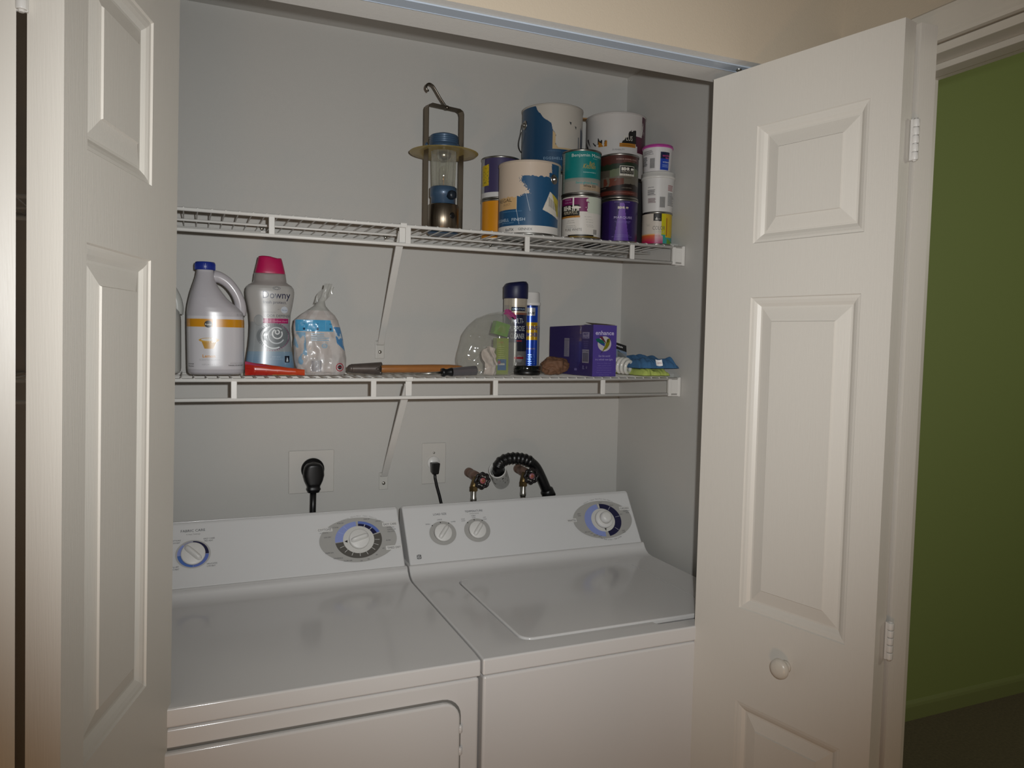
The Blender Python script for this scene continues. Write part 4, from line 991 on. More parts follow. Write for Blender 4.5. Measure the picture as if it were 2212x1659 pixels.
# --- lemon bleach jug
JX, JY_, JD = -.4450, -.158, .052
def jug(lbl, cx, cy, colbody, label_on, rot=0):
    t = thing('bleach_jug', lbl, 'jug', (cx, cy, ZL), 'bleach jugs on the lower shelf')
    secs = [(0, -.0550, .0560, JD-.008), (.004, -.0590, .0605, JD-.002), (.012, -.0600, .0615, JD), (.060, -.0607, .0618, JD), (.118, -.0612, .0618, JD), (.128, -.0610, .0612, JD), (.140, -.0610, .0590, JD),
            (.150, -.0600, .0500, JD-.001), (.160, -.0585, .0380, JD-.003), (.172, -.0560, .0250, JD-.006), (.185, -.0530, .0150, JD-.011), (.198, -.0490, .0060, JD-.017), (.210, -.0450, 0.0000, JD-.023), (.222, -.0415, -.0020, JD-.029), (.230, -.0400, -.0030, .0190), (.236, -.0395, -.0035, .018)]
    def cf(a, h):
        if label_on and h < .130 and h > .014 and abs(a) < 2.6:
            return '#c98a17' if .111 < h < .124 else '#c9c6c9'
        return colbody
    m = MB(); sections(m, secs, cx, cy, ZL, 56, cf, interp=5)
    if label_on:
        p = front_map(cx, cy, ZL, secs, .0008)
        p2 = front_map(cx, cy, ZL, secs, .0012)
        m.disc(-.0165, .1125, .0082, .0078, p, '#1c1a18', 24); m.text('Publix', -.0165, .1100, .0052, p2, '#d8d5cc', bold=.02, width=.0135)
        m.text('Lemon', -.0155, .0385, .0095, p, '#c98a2a', bold=.02, width=.026); m.text('SCENTED BLEACH', -.0140, .0315, .0052, p, '#a19fa0', width=.042); m.text('2 QT (1.8 L) 64 FL OZ', -.0130, .0215, .0042, p, '#8f8d8c', width=.034)
        m.text('WARNING: EYE IRRITANT', .0410, .0195, .0042, p, '#4a4844', bold=.02, width=.032); m.text('KEEP OUT OF REACH OF CHILDREN', .0420, .0250, .0025, p, '#77746f', width=.026)
        m.text('DANGER', -.0515, .0225, .0035, p, '#4a4844', bold=.02, width=.011); m.text('PELIGRO', -.0515, .0175, .0035, p, '#4a4844', bold=.02, width=.011)
        # yellow wash basin picture
        bx, bz = -.0150, .0700
        m.trap(bx, bz-.0120, bz+.0065, .0190, .0330, p, '#b98a2c')
        m.disc(bx, bz+.0070, .0215, .0050, p2, '#c79a3e', 24)
        p3 = front_map(cx, cy, ZL, secs, .0016)
        m.disc(bx, bz+.0080, .0165, .0030, p3, '#cfccc6', 24)
    m.text('32 OZ', .050, .1330, .0050, front_map(cx, cy, ZL, secs, .0008), '#8f8b8b', width=.014) if label_on else None
    m.build('jug_body', BOTTLE, t)
    P = cr([(-.0040, 0, .2215), (.010, 0, .2190), (.027, 0, .2080), (.0420, 0, .1890), (.0510, 0, .1690), (.0540, 0, .1500), (.0520, 0, .1360)], 6)
    m = MB(); m.tube([(cx+p_.x, cy, ZL+p_.z) for p_ in P], [.0145-.0028*sin(pi*i/(len(P)-1)) for i in range(len(P))], 20, col=colbody); m.build('handle', BOTTLE, t)
    m = MB(); m.lathe((cx-.0215, cy, ZL+.2345), [(.0205, 0)]+[(.0212, .001), (.0212, .0165), (.0198, .0180), (0, .0182)], 48)
    for k in range(40):
        a = 2*pi*k/40; m.box((-.0004, 0, 0), (.0004, .0008, .013), mp=lambda x, y, z, a=a: (cx-.0215+(.0212+y)*cos(a)-x*sin(a), cy+(.0212+y)*sin(a)+x*cos(a), ZL+.2355+z))
    m.build('cap', mat('royal_blue_cap', '#1c2f87', .35), t, label='ribbed blue cap')
    return t
jug('white lemon bleach jug with a yellow band and ribbed blue cap', JX, JY_, '#b8b4b8', True)
jug('plain translucent white jug peeking out at the left behind the folded door', -.5790, -.120, '#bcbcb6', False)

# --- scent booster bottle
DX, DY = -.3250, -.146
secs = [(0, -.0540, .0540, .026), (.004, -.0560, .0560, .029), (.020, -.0555, .0555, .030), (.040, -.0530, .0530, .029), (.065, -.0490, .0490, .028), (.090, -.0465, .0465, .027), (.115, -.0455, .0455, .027), (.140, -.0470, .0470, .028), (.160, -.0510, .0510, .029),
        (.180, -.0545, .0545, .0305), (.192, -.0552, .0552, .031), (.200, -.0540, .0540, .0305), (.207, -.0490, .0490, .029), (.212, -.0410, .0410, .027), (.215, -.0375, .0375, .026), (.235, -.0350, .0350, .024)]
def cf(a, h):
    x_ = sin(a)*.05
    if h < .055: return mixc('#5d7f9c', '#8195a3', (h-.01)/.05)
    if h > .205: return '#8d8784'
    if h < .12: return '#8d9294'
    return '#a3a19e'
t = thing('scent_booster_bottle', 'grey waisted laundry scent booster bottle with a magenta cap', 'bottle', (DX, DY, ZL))
m = MB(); sections(m, secs, DX, DY, ZL, 64, cf, interp=4); p = front_map(DX, DY, ZL, secs, .0006); p2 = front_map(DX, DY, ZL, secs, .0010); p3 = front_map(DX, DY, ZL, secs, .0014)
m.text('Downy', .0125, .1760, .0245, p, '#14183c', width=.062); m.text('fresh protect.', .0085, .1640, .0098, p, '#3a3d50', width=.053)
m.arc(.012, .1995, .0040, .0048, 0, 360, p, '#4a4d55', .7, 24); m.arc(.012, .1995, .0075, .0085, 0, 360, p, '#4a4d55', .45, 30)
m.disc(.0300, .1500, .0080, .0080, p, '#b6bcc4', 30); m.text('febreze', .0300, .1485, .0038, p2, '#5d7394', width=.012); m.text('with', .0165, .1500, .003, p, '#5a5a5a', width=.004)
m.text('IN-WASH SCENT BOOSTER', -.004, .1430, .0026, p, '#6a6a6a', width=.028); m.text('ODOR DEFENSE', .0140, .1330, .0082, p, '#4a4c50', width=.060)
m.rect(-.0225, .1185, .0395, .1295, p, '#a01d5c', 8); m.text('april fresh / fraicheur d\'avril', .0085, .1218, .0052, p2, '#d39ab4', width=.056)
m.disc(-.0270, .1250, .0105, .0125, p, '#7c8082', 30); m.disc(-.0270, .1250, .0096, .0116, p2, '#8f9292', 30)
m.disc(.0060, .0880, .0380, .0300, p, '#6c7275', 48)
for r0, a0, a1, cc, dx, dz in ((.0275, 150, 340, '#c9ced0', .004, 0), (.0200, 120, 400, '#b4babd', .010, .004), (.0125, 60, 330, '#ced2d3', .012, .008), (.0060, 0, 330, '#ced2d3', .012, .012)):
    m.arc(.002+dx, .0860+dz, r0-.0030, r0, a0, a1, p2, cc, 1, 30)
for k in range(26):
    a = math.radians(200+200*k/25+180-20); xx, hh = .000+.041*sin(a), .0880+.033*cos(a)
    if -.044 < xx < .043: m.disc(xx, hh, .0012, .0012, p3, '#8d2f66', 8)
m.text('SCENT BEADS', .012, .0390, .0034, p, '#a9b9c6', width=.020); m.text('NET WT 34 OZ (963 g)', .012, .0340, .0030, p, '#a9b9c6', width=.030)
m.rect(.0310, .0270, .0420, .0425, p, '#161b28', 3); m.add([p2(.0365+a, .034+b) for a, b in ((-.002, -.005), (.003, -.005), (.002, .002), (0, .006), (-.001, .002))], [tuple(range(5))], '#b9c4cc')
m.build('bottle_body', BOTTLE, t)
m = MB(); s2 = [(.234, -.0330, .0330, .0270), (.2345, -.0342, .0342, .0272), (.240, -.0335, .0335, .0268), (.255, -.0300, .0300, .0240), (.268, -.0270, .0270, .0210), (.2725, -.0255, .0255, .0195), (.274, -.0200, .0200, .015)]
sections(m, s2, DX, DY, ZL, 48, interp=2)
for i, v in enumerate(m.v):
    x_, y_, z_ = v
    if z_ > ZL+.262: m.v[i] = (x_, y_, z_-.0035*exp(-((x_-DX-.012)/.008)**2)-.06*(x_-DX)*(z_-ZL-.262)/.012)
m.build('cap', mat('magenta_cap', '#b01250', .4), t, label='magenta cap')
# --- red packet
t = MB()
def pkt(u, v):
    x = -.387+.128*u; e = min(u, 1-u)
    hh = (.0270-.0170*u)*1.0; th_ = .0110*(1-(2*v-1)**2)
    return x, hh, th_
m = MB()
def pf(u, v):
    # v runs round the flattened tube
    x = -.3865+.1290*u; H = .0310-.0175*u+.0003*sin(u*25); a = 2*pi*v; fl_ = min(1, 6*min(u, 1-u)+.12)
    return (x, -.2350-.0085*fl_*cos(a)-.004*u, ZL+H/2+H/2*sin(a)+.0004*nz(u*9, v*6))
m.surf(pf, 60, 48, colfn=lambda u, v: '#a53a5c' if (u < .45 and .10 < v < .22-.25*u) else ('#b9832c' if (.45 < u < .85 and .80 < v < .86) else mixc('#a81c10', '#c2441a', u*1.3-.2+.3*sin(6.28*v))), wrap=False)
tag(m.build('foil_packet', mat('foil_packet', None, .3, coat=.3)), 'red and orange foil packet lying in front of the grey bottle', 'packet')
# --- powder pouch
t = thing('detergent_pouch', 'crumpled white and blue plastic pouch with a twisted clear top', 'pouch', (-.212, -.19, ZL))
PC = -.2120
prof_ = [(0, -.052, .052, .030), (.008, -.056, .057, .036), (.040, -.063, .0575, .036), (.080, -.065, .0500, .034), (.110, -.0640, .0430, .031), (.128, -.0625, .0370, .028), (.140, -.050, .030, .023), (.152, -.0330, .0170, .017), (.162, -.0185, .0090, .011), (.172, -.0100, .0065, .006), (.185, -.0020, .0120, .004), (.200, .0030, .0190, .003), (.214, .0060, .0240, .0015)]
def cfp(a, h):
    x_ = sin(a)
    if h > .150: return '#a5a5a0'
    if .102 < h < .128 and -.95 < x_ < .55: return '#4a9ac6'
    if x_ > .62 and .055+.05*(1-x_) < h < .112: return '#4c86b8' if nz(x_*7, h*60) > -.2 else '#b9c4cc'
    if x_ < -.55 and .02 < h < .10 and nz(x_*6, h*45) > .15: return '#7fa3bd'
    return '#b5aeaa' if nz(x_*3, h*20) > 0 else '#beb9b6'
m = MB(); sections(m, prof_, PC, -.190, ZL, 150, cfp, n_exp=2.2, interp=14)
for i, v in enumerate(m.v):
    x_, y_, z_ = v; h = z_-ZL; k_ = .0050 if h < .13 else .0022
    q = noise.noise(Vector((x_*38, y_*38, z_*34)))+.5*noise.noise(Vector((x_*90, y_*90, z_*70)))
    g = 1-abs(2*abs(noise.noise(Vector((x_*26+5, y_*22, z_*22))))-.5)
    m.v[i] = (x_+q*k_*.5*(1 if h > .004 else 0), y_+(q*k_-g*.002 if h > .004 else 0), z_)
pp = front_map(PC, -.190, ZL, prof_, .0055, 2.2)
m.lines(-.030, .012, .097, 4, .0050, .0016, pp, '#7fa9c4', 2); 
for k in range(3):
    m.rect(-.0565+.030*k, .1045, -.0560+.030*k, .1255, pp, '#8fc1dc'); m.rect(-.047+.030*k, .1045, -.0425+.030*k, .1095, pp, '#1b3c58')
    m.text('● ● ●'[:1+2*k] if False else 'max'[:k+1], -.0445+.030*k, .1180, .004, pp, '#1b3c58')
m.arc(.0005, .0680, .0050, .0062, 0, 360, pp, '#4d9cc4', .8, 24); m.text('HE', .0005, .0665, .004, pp, '#4d9cc4')
for k in range(12): m.rect(-.030+.0020*k, .008, -.030+.0020*k+(.0012 if k % 3 else .0006), .034, pp, '#5d5a62')
m.arc(.0370, .0185, .0078, .0098, 0, 360, pp, '#a3283a', 1, 30); m.arc(.0370, .0185, .0000, .0050, 0, 360, pp, '#26262a', 1, 12); m.rect(.031, .0178, .043, .0192, front_map(PC, -.190, ZL, prof_, .0060, 2.2), '#a3283a')
m.build('pouch_body', mat('pouch_film', None, .3, coat=.35), t)
m = MB()
def tail(u, v):
    w_ = .0135+.0050*sin(v*5); x = PC+.0035-.014*(1-v)*.6+.0145*v*1.3-w_*(1-2*u)*.9; return (x+.002*sin(u*9+v*8), -.190+.006*sin(u*6+v*4), ZL+.168+.048*v+.006*u*(1-v)-.010*u*v)
m.surf(tail, 14, 14); m.build('twisted_top', film('milky_film', '#cfcfca', .45, .2), t)

# --- hand tool and screwdriver
STEELD = mat('dark_tool_steel', '#544b46', .40, metal=.25, noisecol=(60, .3)); HAND = mat('varnished_wood', '#96612f', .4, coat=.3, noisecol=(40, .18), bump=(60, .3, (.2, 4, 4)))
t = thing('hand_tool', 'dark metal socketed hand tool with a long varnished wooden handle', 'tool', (-.02, -.22, ZL))
hz = ZL+.0150
m = MB(); 
def sock(u, v):
    # open trough widening to the right
    r0 = .0105+.0052*u; a = -pi*.98+2*pi*.98*v; x = -.1480+.0720*u
    notch = .018*max(0, 1-abs(v-.5)/.10) if u > .99 else 0
    return (x-notch, -.222-r0*1.05*cos(a), hz+.0006+r0*sin(a))
m.surf(sock, 20, 36); m.lathe((-.1475, -.222, hz+.0006), [(0, -.0100), (.0050, -.0090), (.0085, -.0055), (.0103, 0), (.0103, .004)], 32, axis=(1, 0, 0)); 
o = m.build('metal_socket', STEELD, t); sl = o.modifiers.new('s', 'SOLIDIFY'); sl.thickness = .0012
for zz in (.0085, -.0085):
    m = MB(); m.lathe((-.0805, -.2340, hz+zz), [(.0020, 0), (.0016, .0012), (0, .0014)], 10, axis=(0, -1, 0)); m.build('rivet', STEEL, t)
m = MB(); m.tube([(-.098, -.222, hz), (-.092, -.222, hz), (-.070, -.2218, hz+.0002), (-.02, -.221, hz+.0004), (.05, -.219, hz+.0010), (.100, -.217, hz+.0010), (.130, -.216, hz), (.136, -.216, hz)], [.003, .0070, .0098, .0098, .0102, .0100, .0088, .003], 24); m.build('wooden_handle', HAND, t)
t = thing('screwdriver', 'screwdriver with a black collar and translucent grey fluted handle', 'screwdriver', (.09, -.255, ZL))
A = Vector((-.006, -.274, ZL+.0045)); B = Vector((.166, -.268, ZL+.0150)); d = (B-A).normalized()
m = MB(); m.tube([A, A+d*.030, A+d*.031, A+d*.070], [.0011, .0022, .0030, .0030], 12); m.build('shaft', STEEL, t)
m = MB(); m.lathe(A+d*.066, [(.0065, 0), (.0105, .001), (.0108, .006), (.0085, .010), (.0078, .015), (.0100, .022), (.0108, .027)], 24, axis=d); m.build('collar', BLACKP, t)
m = MB(); n = 12
def gr(u, v):
    a = 2*pi*u; L_ = .027+.066+.0660*v; rr = .0104+.0022*v-(.0011*abs(cos(a*4))); rr *= (1 if v < .93 else sqrt(max(0, 1-((v-.93)/.07)**2))*.999+.001)
    sd = d.cross(Vector((0, 0, 1))).normalized(); u3 = sd.cross(d); return tuple(A+d*L_+(sd*cos(a)+u3*sin(a))*rr)
m.surf(gr, 64, 24, wrap=True); m.build('grip', mat('smoky_handle', '#5b585b', .2, coat=.4, alpha=.86), t)

# --- clear bag with its contents
bx0 = .1970
t = thing('clear_bag', 'clear plastic bag tied with pink, holding green cartons', 'bag', (bx0, -.212, ZL))
secs = [(0, -.072, .072, .040), (.006, -.078, .078, .052), (.040, -.080, .084, .055), (.075, -.073, .086, .052), (.105, -.064, .086, .046), (.130, -.048, .082, .038), (.148, -.026, .072, .028), (.160, .006, .066, .016), (.166, .036, .062, .007)]
m = MB(); secs = [(a*.975, b*.97, c*.97, d*.80) for a, b, c, d in secs]; sections(m, secs, bx0, -.212, ZL, 64, n_exp=2.1, interp=5)
for i, v in enumerate(m.v):
    x_, y_, z_ = v
    if z_ > ZL+.005:
        q = noise.noise(Vector((x_*26, y_*26, z_*22)))+.6*noise.noise(Vector((x_*60, y_*60, z_*52)))+.35*abs(noise.noise(Vector((x_*120, y_*120, z_*90))))
        m.v[i] = (x_+q*.0050, y_+q*.0065, z_)
m.build('bag_film', CLEAR, t)
m = MB()
rr = random.Random(4)
for k in range(16):
    a = rr.uniform(-1.1, 1.1); L_ = rr.uniform(.010, .030); x = .250+rr.uniform(-.012, .012); y = -.216+rr.uniform(-.008, .008); z = ZL+.161+rr.uniform(-.006, .006)
    e = (x+L_*cos(a)*.8, y+rr.uniform(-.006, .006), z-L_*.5+rr.uniform(-.006, .010)); m.add([(x, y, z), (x+.003, y, z+.003), (e[0]+.004, e[1], e[2]+.002), e], [(0, 1, 2, 3)])
m.build('pink_tie', mat('pink_plastic', '#963b6e', .35), t, label='crumpled pink tie')
LIME = mat('carton_print', None, .4, coat=.2)
def carton(lbl, x0, x1, y0, y1, z0, z1, base, tilt, deco):
    c = Vector(((x0+x1)/2, (y0+y1)/2, (z0+z1)/2))
    R_ = Matrix.Rotation(tilt[0], 3, 'Y') @ Matrix.Rotation(tilt[1], 3, 'X') @ Matrix.Rotation(tilt[2], 3, 'Z')
    f_ = lambda x, y, z: tuple(c+R_ @ (Vector((x, y, z))-c))
    m = MB(); m.box((x0, y0, z0), (x1, y1, z1), base, mp=f_); deco(m, lambda x, h: f_(x0+x, y0-.0006, z0+h), x1-x0, z1-z0)
    o = m.build('carton', LIME); return tag(o, lbl, 'carton', 'green cartons inside the clear bag')
def deco(m, p, W, H):
    m.text('refill', .010, H*.86, .0065, p, '#a4562e', width=.014); m.rect(.001, H*.83, W-.001, H*.835, p, '#9b8a2e')
    m.lines(.004, W-.010, H*.78, 9, .0052, .0012, p, '#a9b060', 3); m.rect(.003, H*.12, W-.006, H*.42, p, '#1d5a8c'); m.rect(.005, H*.26, W-.010, H*.31, lambda x, h: (p(x, h)[0], p(x, h)[1]-.0005, p(x, h)[2]), '#b9b9b4'); m.disc(.007, H*.33, .004, .005, lambda x, h: (p(x, h)[0], p(x, h)[1]-.0005, p(x, h)[2]), '#8c2f4a', 12)
carton('upright lime green carton standing inside the clear bag', .2230, .2550, -.224, -.194, ZL+.0012, ZL+.0945, '#7d8f12', (0, 0, math.radians(-4)), deco)
def deco2(m, p, W, H): m.add([p(W*.2, H*.25), p(W*.8, H*.2), p(W*.75, H*.75), p(W*.3, H*.8)], [(0, 1, 2, 3)], '#6c8a2e')
carton('tilted bright green carton on top, inside the clear bag', .2150, .2540, -.226, -.202, ZL+.1010, ZL+.1340, '#5d8f1c', (math.radians(14), 0, 0), deco2)
m = MB()
def paper(u, v):
    x = .183+.036*u+.006*sin(v*5); y = -.236+.008*sin(u*7+v*3)+.006*u; z = ZL+.001+.074*v*(1-.25*abs(u-.6)); return (x+.004*noise.noise(Vector((u*5, v*5, 1))), y+.006*noise.noise(Vector((u*6, v*6, 4))), z)
m.surf(paper, 24, 30); o = tag(m.build('crumpled_paper', mat('white_tissue', '#c9bdb6', .6)), 'crumpled white paper slip standing inside the clear bag', 'paper'); sl = o.modifiers.new('s', 'SOLIDIFY'); sl.thickness = .0008

# --- spray cans
def spray(lbl, x, y, r, h, f, tx, capfn, grp='spray cans on the lower shelf'):
    t = thing('spray_can', lbl, 'spray can', (x, y, ZL), grp)
    m = MB(); label_body(m, x, y, ZL+.004, r, h-.004, f, 110, 110); phi, mp = can_maps(x, y, ZL, r); tx(m, mp, h, r); m.build('can_body', mat('printed_tin', None, .25, metal=.35, coat=.3), t)
    m = MB(); m.lathe((x, y, ZL), [(r-.003, .001), (r, 0), (r+.0006, .002), (r, .005)], 48); m.lathe((x, y, ZL+.002), [(r-.003, 0), (0, 0)], 48); m.build('bottom_rim', TIN, t)
    capfn(t, x, y, r, h)
def f(th, t):
    if t > .90: return '#bdb3a2'
    if t > .80: return '#a9a29a' if th < -.55 else '#b5aa98'
    if t > .775: return '#8a5a48'
    if t > .40 and th > -1.0 - (t-.6)*.4: return '#262a44'
    if t > .28 and th > .15: return '#2a2d36'
    if th < -.75: return '#3a4150' if t < .55 else '#8f9096'
    return '#7d7b78'
def tx(m, mp, h, r):
    p = mp(.0004); p2 = mp(.0008)
    m.rect(-.35*r, h*.825, .95*r, h*.878, p, '#1c2236', 8); m.text('SPRAYWAY', .33*r, h*.838, .0072, p2, '#9fb2c6', bold=.02, width=.038)
    m.text('MULTI-', .22*r, h*.665, .0190, p, '#bfc3c6', bold=.01, width=.034); m.text('PURPOSE', .18*r, h*.565, .0190, p, '#bfc3c6', bold=.01, width=.046); m.text('CLEANER', .25*r, h*.465, .0190, p, '#bfc3c6', bold=.01, width=.042)
    m.rect(.10*r, h*.425, .62*r, h*.440, p, '#a3303a', 4); m.disc(.42*r, h*.20, .0085, .0095, p, '#9a9a9a', 24); m.rect(-.02*r, h*.195, .82*r, h*.222, p2, '#9c2530', 6)
    m.lines(-.1*r, .8*r, h*.14, 6, .0042, .0012, p, '#55534f', 3)
def capf(t, x, y, r, h):
    m = MB(); z = ZL+h
    m.lathe((x, y, z), [(r+.0004, -.002), (r+.0015, 0), (r+.0018, .030), (r+.0010, .038), (r-.004, .045), (r-.012, .0465), (0, .0465)], 48)
    for i, v in enumerate(m.v):
        if v[2] > z+.036: m.v[i] = (v[0], v[1], v[2]+.004*max(-1, min(1, (v[0]-x)/r))-.003)
    m.build('cap', mat('navy_cap', '#12163f', .45), t, label='dark navy cap')
spray('silver and navy multi-purpose cleaner spray can with a dark blue cap', .3140, -.1260, .0318, .2030, f, tx, capf)
def f(th, t):
    if th > .85: return '#a5a5a8'
    if .47 < t < .74 and th > -1.3: return '#b99207'
    if t > .965: return '#16306e'
    return '#1542ab'
def tx(m, mp, h, r):
    p = mp(.0004); p2 = mp(.0008)
    m.rect(-.6*r, h*.84, .52*r, h*.955, p, '#a9adb2', 6); m.text('SAFE', .10*r, h*.86, .0085, p2, '#1a1a1a', bold=.03, shear=.2, width=.020)
    m.text('GLUING', .12*r, h*.635, .0150, p, '#153a8c', bold=.03, width=.038); m.text('REMOVER', .10*r, h*.535, .0150, p, '#153a8c', bold=.03, width=.040); m.text('MAXIMUM', .2*r, h*.71, .004, p, '#5a4a10', width=.018)
    m.text('DISSOLVES', .10*r, h*.345, .0058, p, '#b9a01c', width=.026); m.lines(-.5*r, .6*r, h*.27, 5, .0060, .0014, p, '#5f86cc', 4)
def capf(t, x, y, r, h):
    m = MB(); z = ZL+h; m.lathe((x, y, z), [(r, -.002), (r+.0014, 0), (r+.0014, .006), (r-.0012, .008), (r-.0020, .033), (r-.004, .0350), (0, .0355)], 48); m.build('cap', PLASTIC, t, label='white cap')
spray('blue and yellow spray can with a white cap, behind the silver one', .3755, -.0880, .0272, .1880, f, tx, capf)
# --- black disc-shaped box of tape or shoe polish
t = thing('round_tin', 'round glossy black tin in front of the silver spray can', 'tin', (.318, -.208, ZL))
m = MB(); m.lathe((.3160, -.2060, ZL), [(0, 0), (.033, 0), (.0345, .002), (.0345, .012), (.0335, .0125)], 48); m.build('tin_base', BLACKP, t)
m = MB(); m.lathe((.3160, -.2060, ZL), [(.0350, .0118), (.0355, .013), (.0355, .0215), (.0345, .0235), (.030, .0245), (0, .0245)], 48); m.build('tin_lid', mat('glossy_black', '#0c1110', .15, coat=.5), t)
# --- crumpled brown paper
m = MB()
def rock(u, v):
    a = 2*pi*u; b = -pi/2+pi*v; d = Vector((cos(b)*cos(a), cos(b)*sin(a), sin(b)))
    q = 1.02+.30*noise.noise(d*1.7+Vector((3, 1, 2)))-.30*abs(noise.noise(d*2.6+Vector((1, 7, 2))))+.05*noise.noise(d*7)
    return (.3965+.0365*d.x*q, -.207+.028*d.y*q, ZL+max(0, .0245+.0265*d.z*q))
m.surf(rock, 60, 40, smooth=True); tag(m.build('crumpled_bag', mat('brown_kraft_paper', '#6e4e38', .75, noisecol=(80, .2))), 'crumpled ball of brown paper beside the purple box', 'paper ball')

# --- purple bulb box
PB = Vector((.4580, -.3010, ZL)); ang = math.radians(2.2); ca_, sa_ = cos(ang), sin(ang)
def pbx(x, y, z): return (PB.x+x*ca_-y*sa_, PB.y+x*sa_+y*ca_, PB.z+z)
BW, BD, BH = .0715, .2360, .1340
t = thing('light_bulb_box', 'purple light bulb box with a hummingbird on its end', 'box', tuple(PB))
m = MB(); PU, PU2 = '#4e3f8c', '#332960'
n0 = len(m.v)
P8 = [pbx(*q) for q in ((0, 0, 0), (BW, 0, 0), (BW, BD, 0), (0, BD, 0), (0, 0, BH), (BW, 0, BH-.001), (BW, BD, BH-.004), (0, BD, BH-.004))]
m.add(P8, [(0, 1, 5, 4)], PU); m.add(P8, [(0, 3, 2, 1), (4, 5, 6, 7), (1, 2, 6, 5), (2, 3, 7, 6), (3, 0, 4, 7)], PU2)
fr_ = lambda o: (lambda x, h: pbx(x, -o, h)); sd_ = lambda o: (lambda s, h: pbx(-o, BD-s, h))
p = fr_(.0005); p2 = fr_(.0009); p3 = fr_(.0013)
m.text('enhance', .0350, .1080, .0155, p, '#bdb6d6', bold=.02, width=.0560)
m.disc(.0345, .0850, .0205, .0195, p, '#b9b4b6', 48)
# bird: wings then body, beak and tail
def bp(L_): return [(.0345+a*.0205, .0850+b*.0195) for a, b in L_]
m.poly(bp([(-1.35, .62), (-.9, .72), (-.25, .45), (.10, .02), (-.1, -.25), (-.7, .05), (-1.15, .30)]), p2, '#155c50'); m.poly(bp([(-1.15, .30), (-.7, .10), (.05, 0), (.0, -.35), (-.5, -.12)]), p3, '#2b3f86'); m.poly(bp([(-.85, .95), (-.35, .98), (.1, .35), (.25, 0), (-.3, .45)]), p2, '#5d2a36')
m.poly(bp([(.35, .60), (.55, .72), (.82, .68), (.80, .30), (.70, -.15), (.40, -.60), (-.05, -.85), (-.35, -1.1), (-.20, -.75), (.05, -.3), (.20, .10)]), p3, '#77741a'); m.poly(bp([(.78, .72), (.88, .74), (.86, .6)]), p3, '#222222'); m.poly(bp([(.30, .55), (.55, .70), (.6, .3), (.4, .1)]), fr_(.0017), '#3e3f16'); m.poly(bp([(-.60, -1.38), (-.35, -1.0), (-.25, -1.08)]), p3, '#2e2a2a')
m.text('See the world', .0350, .0510, .0072, p, '#a79fcb', shear=.3, width=.036); m.text('in a whole new light', .0345, .0420, .0072, p, '#a79fcb', shear=.3, width=.054)
for k, (s_, w_) in enumerate((('Shows truer, bolder colors', .042), ('Lights up your world', .040), ('and makes everything look', .046), ('better and more natural', .042), ('than any ordinary bulb', .046), ('energy saving', .030))): m.text(s_, .0350, .0335-.0060*k, .0030, p, '#7d71ae', width=w_)
p = sd_(.0005); p2 = sd_(.0009); e = BD
m.rect(e-.052, .098, e-.018, .1145, p, '#8a84a2'); m.text('FEIT', e-.035, .1065, .0080, p2, '#32276a', bold=.03, width=.024); m.text('ELECTRIC', e-.035, .0990, .0055, p2, '#32276a', bold=.02, width=.030)
for k in range(5): m.text('BULBS INSIDE'[:12-k], e-.035, .0890-.0052*k, .0034, p, '#6a6194', width=.026-.003*k)
m.rect(e-.052, .034, e-.018, .0690, p, '#8d8994'); m.text('84 797 06624', e-.035, .0630, .0042, p2, '#3a3352', bold=.02, width=.029)
for k in range(16): m.rect(e-.0490+.0018*k, .037, e-.0490+.0018*k+(.0011 if k % 3 else .0006), .0605, p2, '#2c2742')
m.arc(e-.029, .0225, .0018, .0026, 0, 300, p, '#9c96b4', 1.3, 12); m.lines(e-.050, e-.040, .026, 3, .0035, .0018, p, '#7d77a0', 2)
m.rect(e-.150, .0480, e-.122, .0980, p, '#8a8696'); m.rect(e-.149, .0920, e-.123, .0930, p2, '#2c2742'); m.lines(e-.148, e-.124, .0895, 12, .0034, .0010, p2, '#5b5670', 5)
m.lines(e-.118, e-.094, .0980, 9, .0042, .0012, p, '#41366f', 6); m.lines(e-.088, e-.062, .0980, 16, .0040, .0012, p, '#41366f', 7); m.lines(e-.118, e-.094, .052, 10, .0036, .0011, p, '#41366f', 8); m.rect(e-.092, .012, e-.078, .018, p, '#6d669a')
m.build('box_body', LABEL, t)
m = MB(); m.add([pbx(-.0003, .004, BH+.0002), pbx(BW-.003, .003, BH+.0004), pbx(BW-.004, .045, BH+.0035), pbx(.010, .055, BH+.0065)], [(0, 1, 2, 3)]); o = m.build('torn_flap', mat('grey_cardboard', '#5d4d3c', .8), t); sl = o.modifiers.new('s', 'SOLIDIFY'); sl.thickness = .0009

# --- blister pack, spiral bulb and rags
t = thing('blister_pack', 'clear blister pack with a black header card, leaning beside the purple box', 'package', (.606, -.235, ZL))
def bl(x, h, o=0): 
    a = math.radians(-17); return (.5830+x*cos(a)+h*sin(-a)*.25, -.215-o+h*.25, ZL+.0895*(h/.09)+x*sin(a)*.9+.012)
m = MB(); bf = lambda o: (lambda x, h: bl(x, h, o))
m.poly([(0, .060), (.036, .060), (.036, .078), (0, .078)], bf(0), '#0d0d10'); m.poly([(0, .0), (.036, .0), (.036, .060), (0, .060)], bf(0), '#6e7f93')
m.poly([(.004, .035), (.032, .022), (.034, .045), (.006, .058)], bf(.0004), '#33444f'); m.text('PHILIPS', .0125, .0675, .0052, bf(.0006), '#c4c4c4', bold=.03, width=.021)
o = m.build('header_card', LIME, t); sl = o.modifiers.new('s', 'SOLIDIFY'); sl.thickness = .0006
m = MB()
def blis(u, v):
    x = .002+.032*u; h = .002+.052*v; return bl(x, h, .0165*sqrt(max(0, sin(pi*u)*sin(pi*min(1, v*1.02)))))
m.surf(blis, 20, 24); m.build('blister', CLEAR, t)
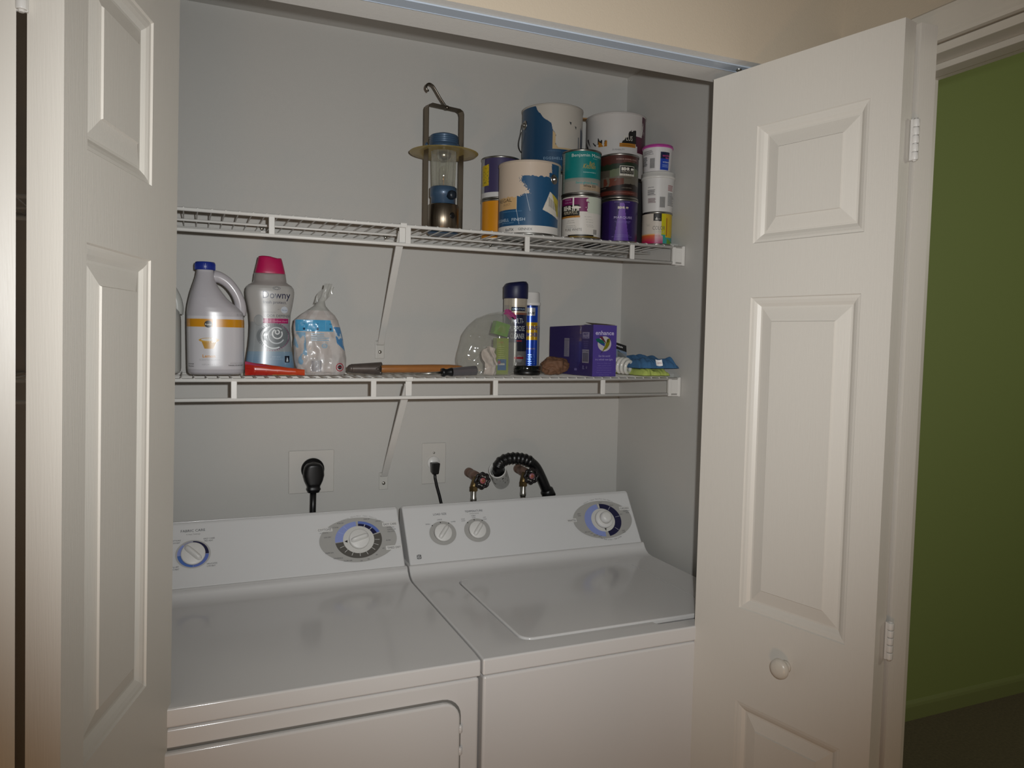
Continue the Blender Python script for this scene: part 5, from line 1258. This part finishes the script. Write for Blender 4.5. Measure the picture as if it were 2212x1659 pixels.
t = thing('spiral_bulb', 'white spiral compact fluorescent bulb lying on the shelf', 'light bulb', (.62, -.24, ZL))
P = []; c0 = Vector((.6020, -.262, ZL+.0248)); axs = Vector((-.45, .88, .05)).normalized(); sx = axs.cross(Vector((0, 0, 1))).normalized(); sz = sx.cross(axs)
for k in range(150):
    q = k/149; a = q*2*pi*3.4; R_ = .0180*(1 if q > .14 else .35+.65*q/.14); P.append(c0+axs*(.004+.042*q-(.0 if q > .14 else 0))+(sx*cos(a)+sz*sin(a))*R_)
m = MB(); m.tube(P, .0052, 12); m.build('spiral_tube', mat('lamp_glass', '#d6d4cc', .2, coat=.4), t)
m = MB(); m.lathe(c0+axs*.050, [(.008, -.004), (.0200, 0), (.0215, .010), (.0200, .026), (.0135, .034)], 32, axis=axs); m.build('ballast', PLASTIC, t)
m = MB(); m.lathe(c0+axs*.084, [(.0125, 0), (.0130, .002), (.0122, .004), (.0130, .006), (.0122, .008), (.0130, .010), (.0122, .012), (.006, .018), (0, .019)], 24, axis=axs); m.build('screw_base', STEEL, t)
def rag(name, lbl, x0, x1, y0, y1, zf, hf, colr, seed, folds):
    m = MB()
    def top_(u, v):
        e = min(1, 9.0*min(u, 1-u))**.3*min(1, 7.0*min(v, 1-v))**.35
        wob = noise.noise(Vector((u*2.2+seed, v*2.2, 0)))
        x = x0+(x1-x0)*u+.010*noise.noise(Vector((v*3+seed, 2, 0))); y = y0+(y1-y0)*v+.008*noise.noise(Vector((u*4+seed, 5, 0)))
        h = hf(u)*e*(.80+.30*wob)+folds*(abs(noise.noise(Vector((u*9+seed, v*3.2, 1))))-.2)*e
        return (x, y, zf(u)+max(.0015, h))
    m.surf(top_, 70, 40); m.surf(lambda u, v: (lambda p_: (p_[0], p_[1], zf(u)+.0006))(top_(u, v)), 35, 20)
    return m
CLOTH = lambda n, c: mat(n, c, .95, bump=(900, .8, (1, 1, 1)), noisecol=(200, .12))
m = rag('x', '', .606, .6930, -.311, -.160, lambda u: ZL+.0012, lambda u: .0215+.003*sin(u*5), None, 3, .010)
tag(m.build('cleaning_cloth', CLOTH('lime_terry', '#bfcf6a')), 'folded lime yellow cleaning cloth under the blue one', 'cloth', 'cleaning cloths at the right end of the shelf')
m = rag('x', '', .598, .7260, -.305, -.130, lambda u: ZL+.0205, lambda u: .0300+.010*sin(pi*u)-.008*u, None, 9, .018)
# the part of the cloth that hangs down beside the yellow one
tag(m.build('cleaning_cloth', CLOTH('blue_terry', '#416f9a')), 'crumpled blue cleaning cloth on top of the yellow one', 'cloth', 'cleaning cloths at the right end of the shelf')
m = MB()
def care(u, v): return (.6480+.020*u, -.3095+.006*v+.001*sin(u*4), ZL+.0300+.0160*v-.002*sin(u*3))
m.surf(care, 8, 6); m.text('care', .5, .3, .4, lambda x, y: (.6480+.020*x, -.3105+.006*y, ZL+.0300+.0160*y), '#8d2f2f', width=.7)
o = m.build('cloth_label', MATTE); o.parent = bpy.data.objects['cleaning_cloth.001']; o['label'] = 'small white sewn tag'
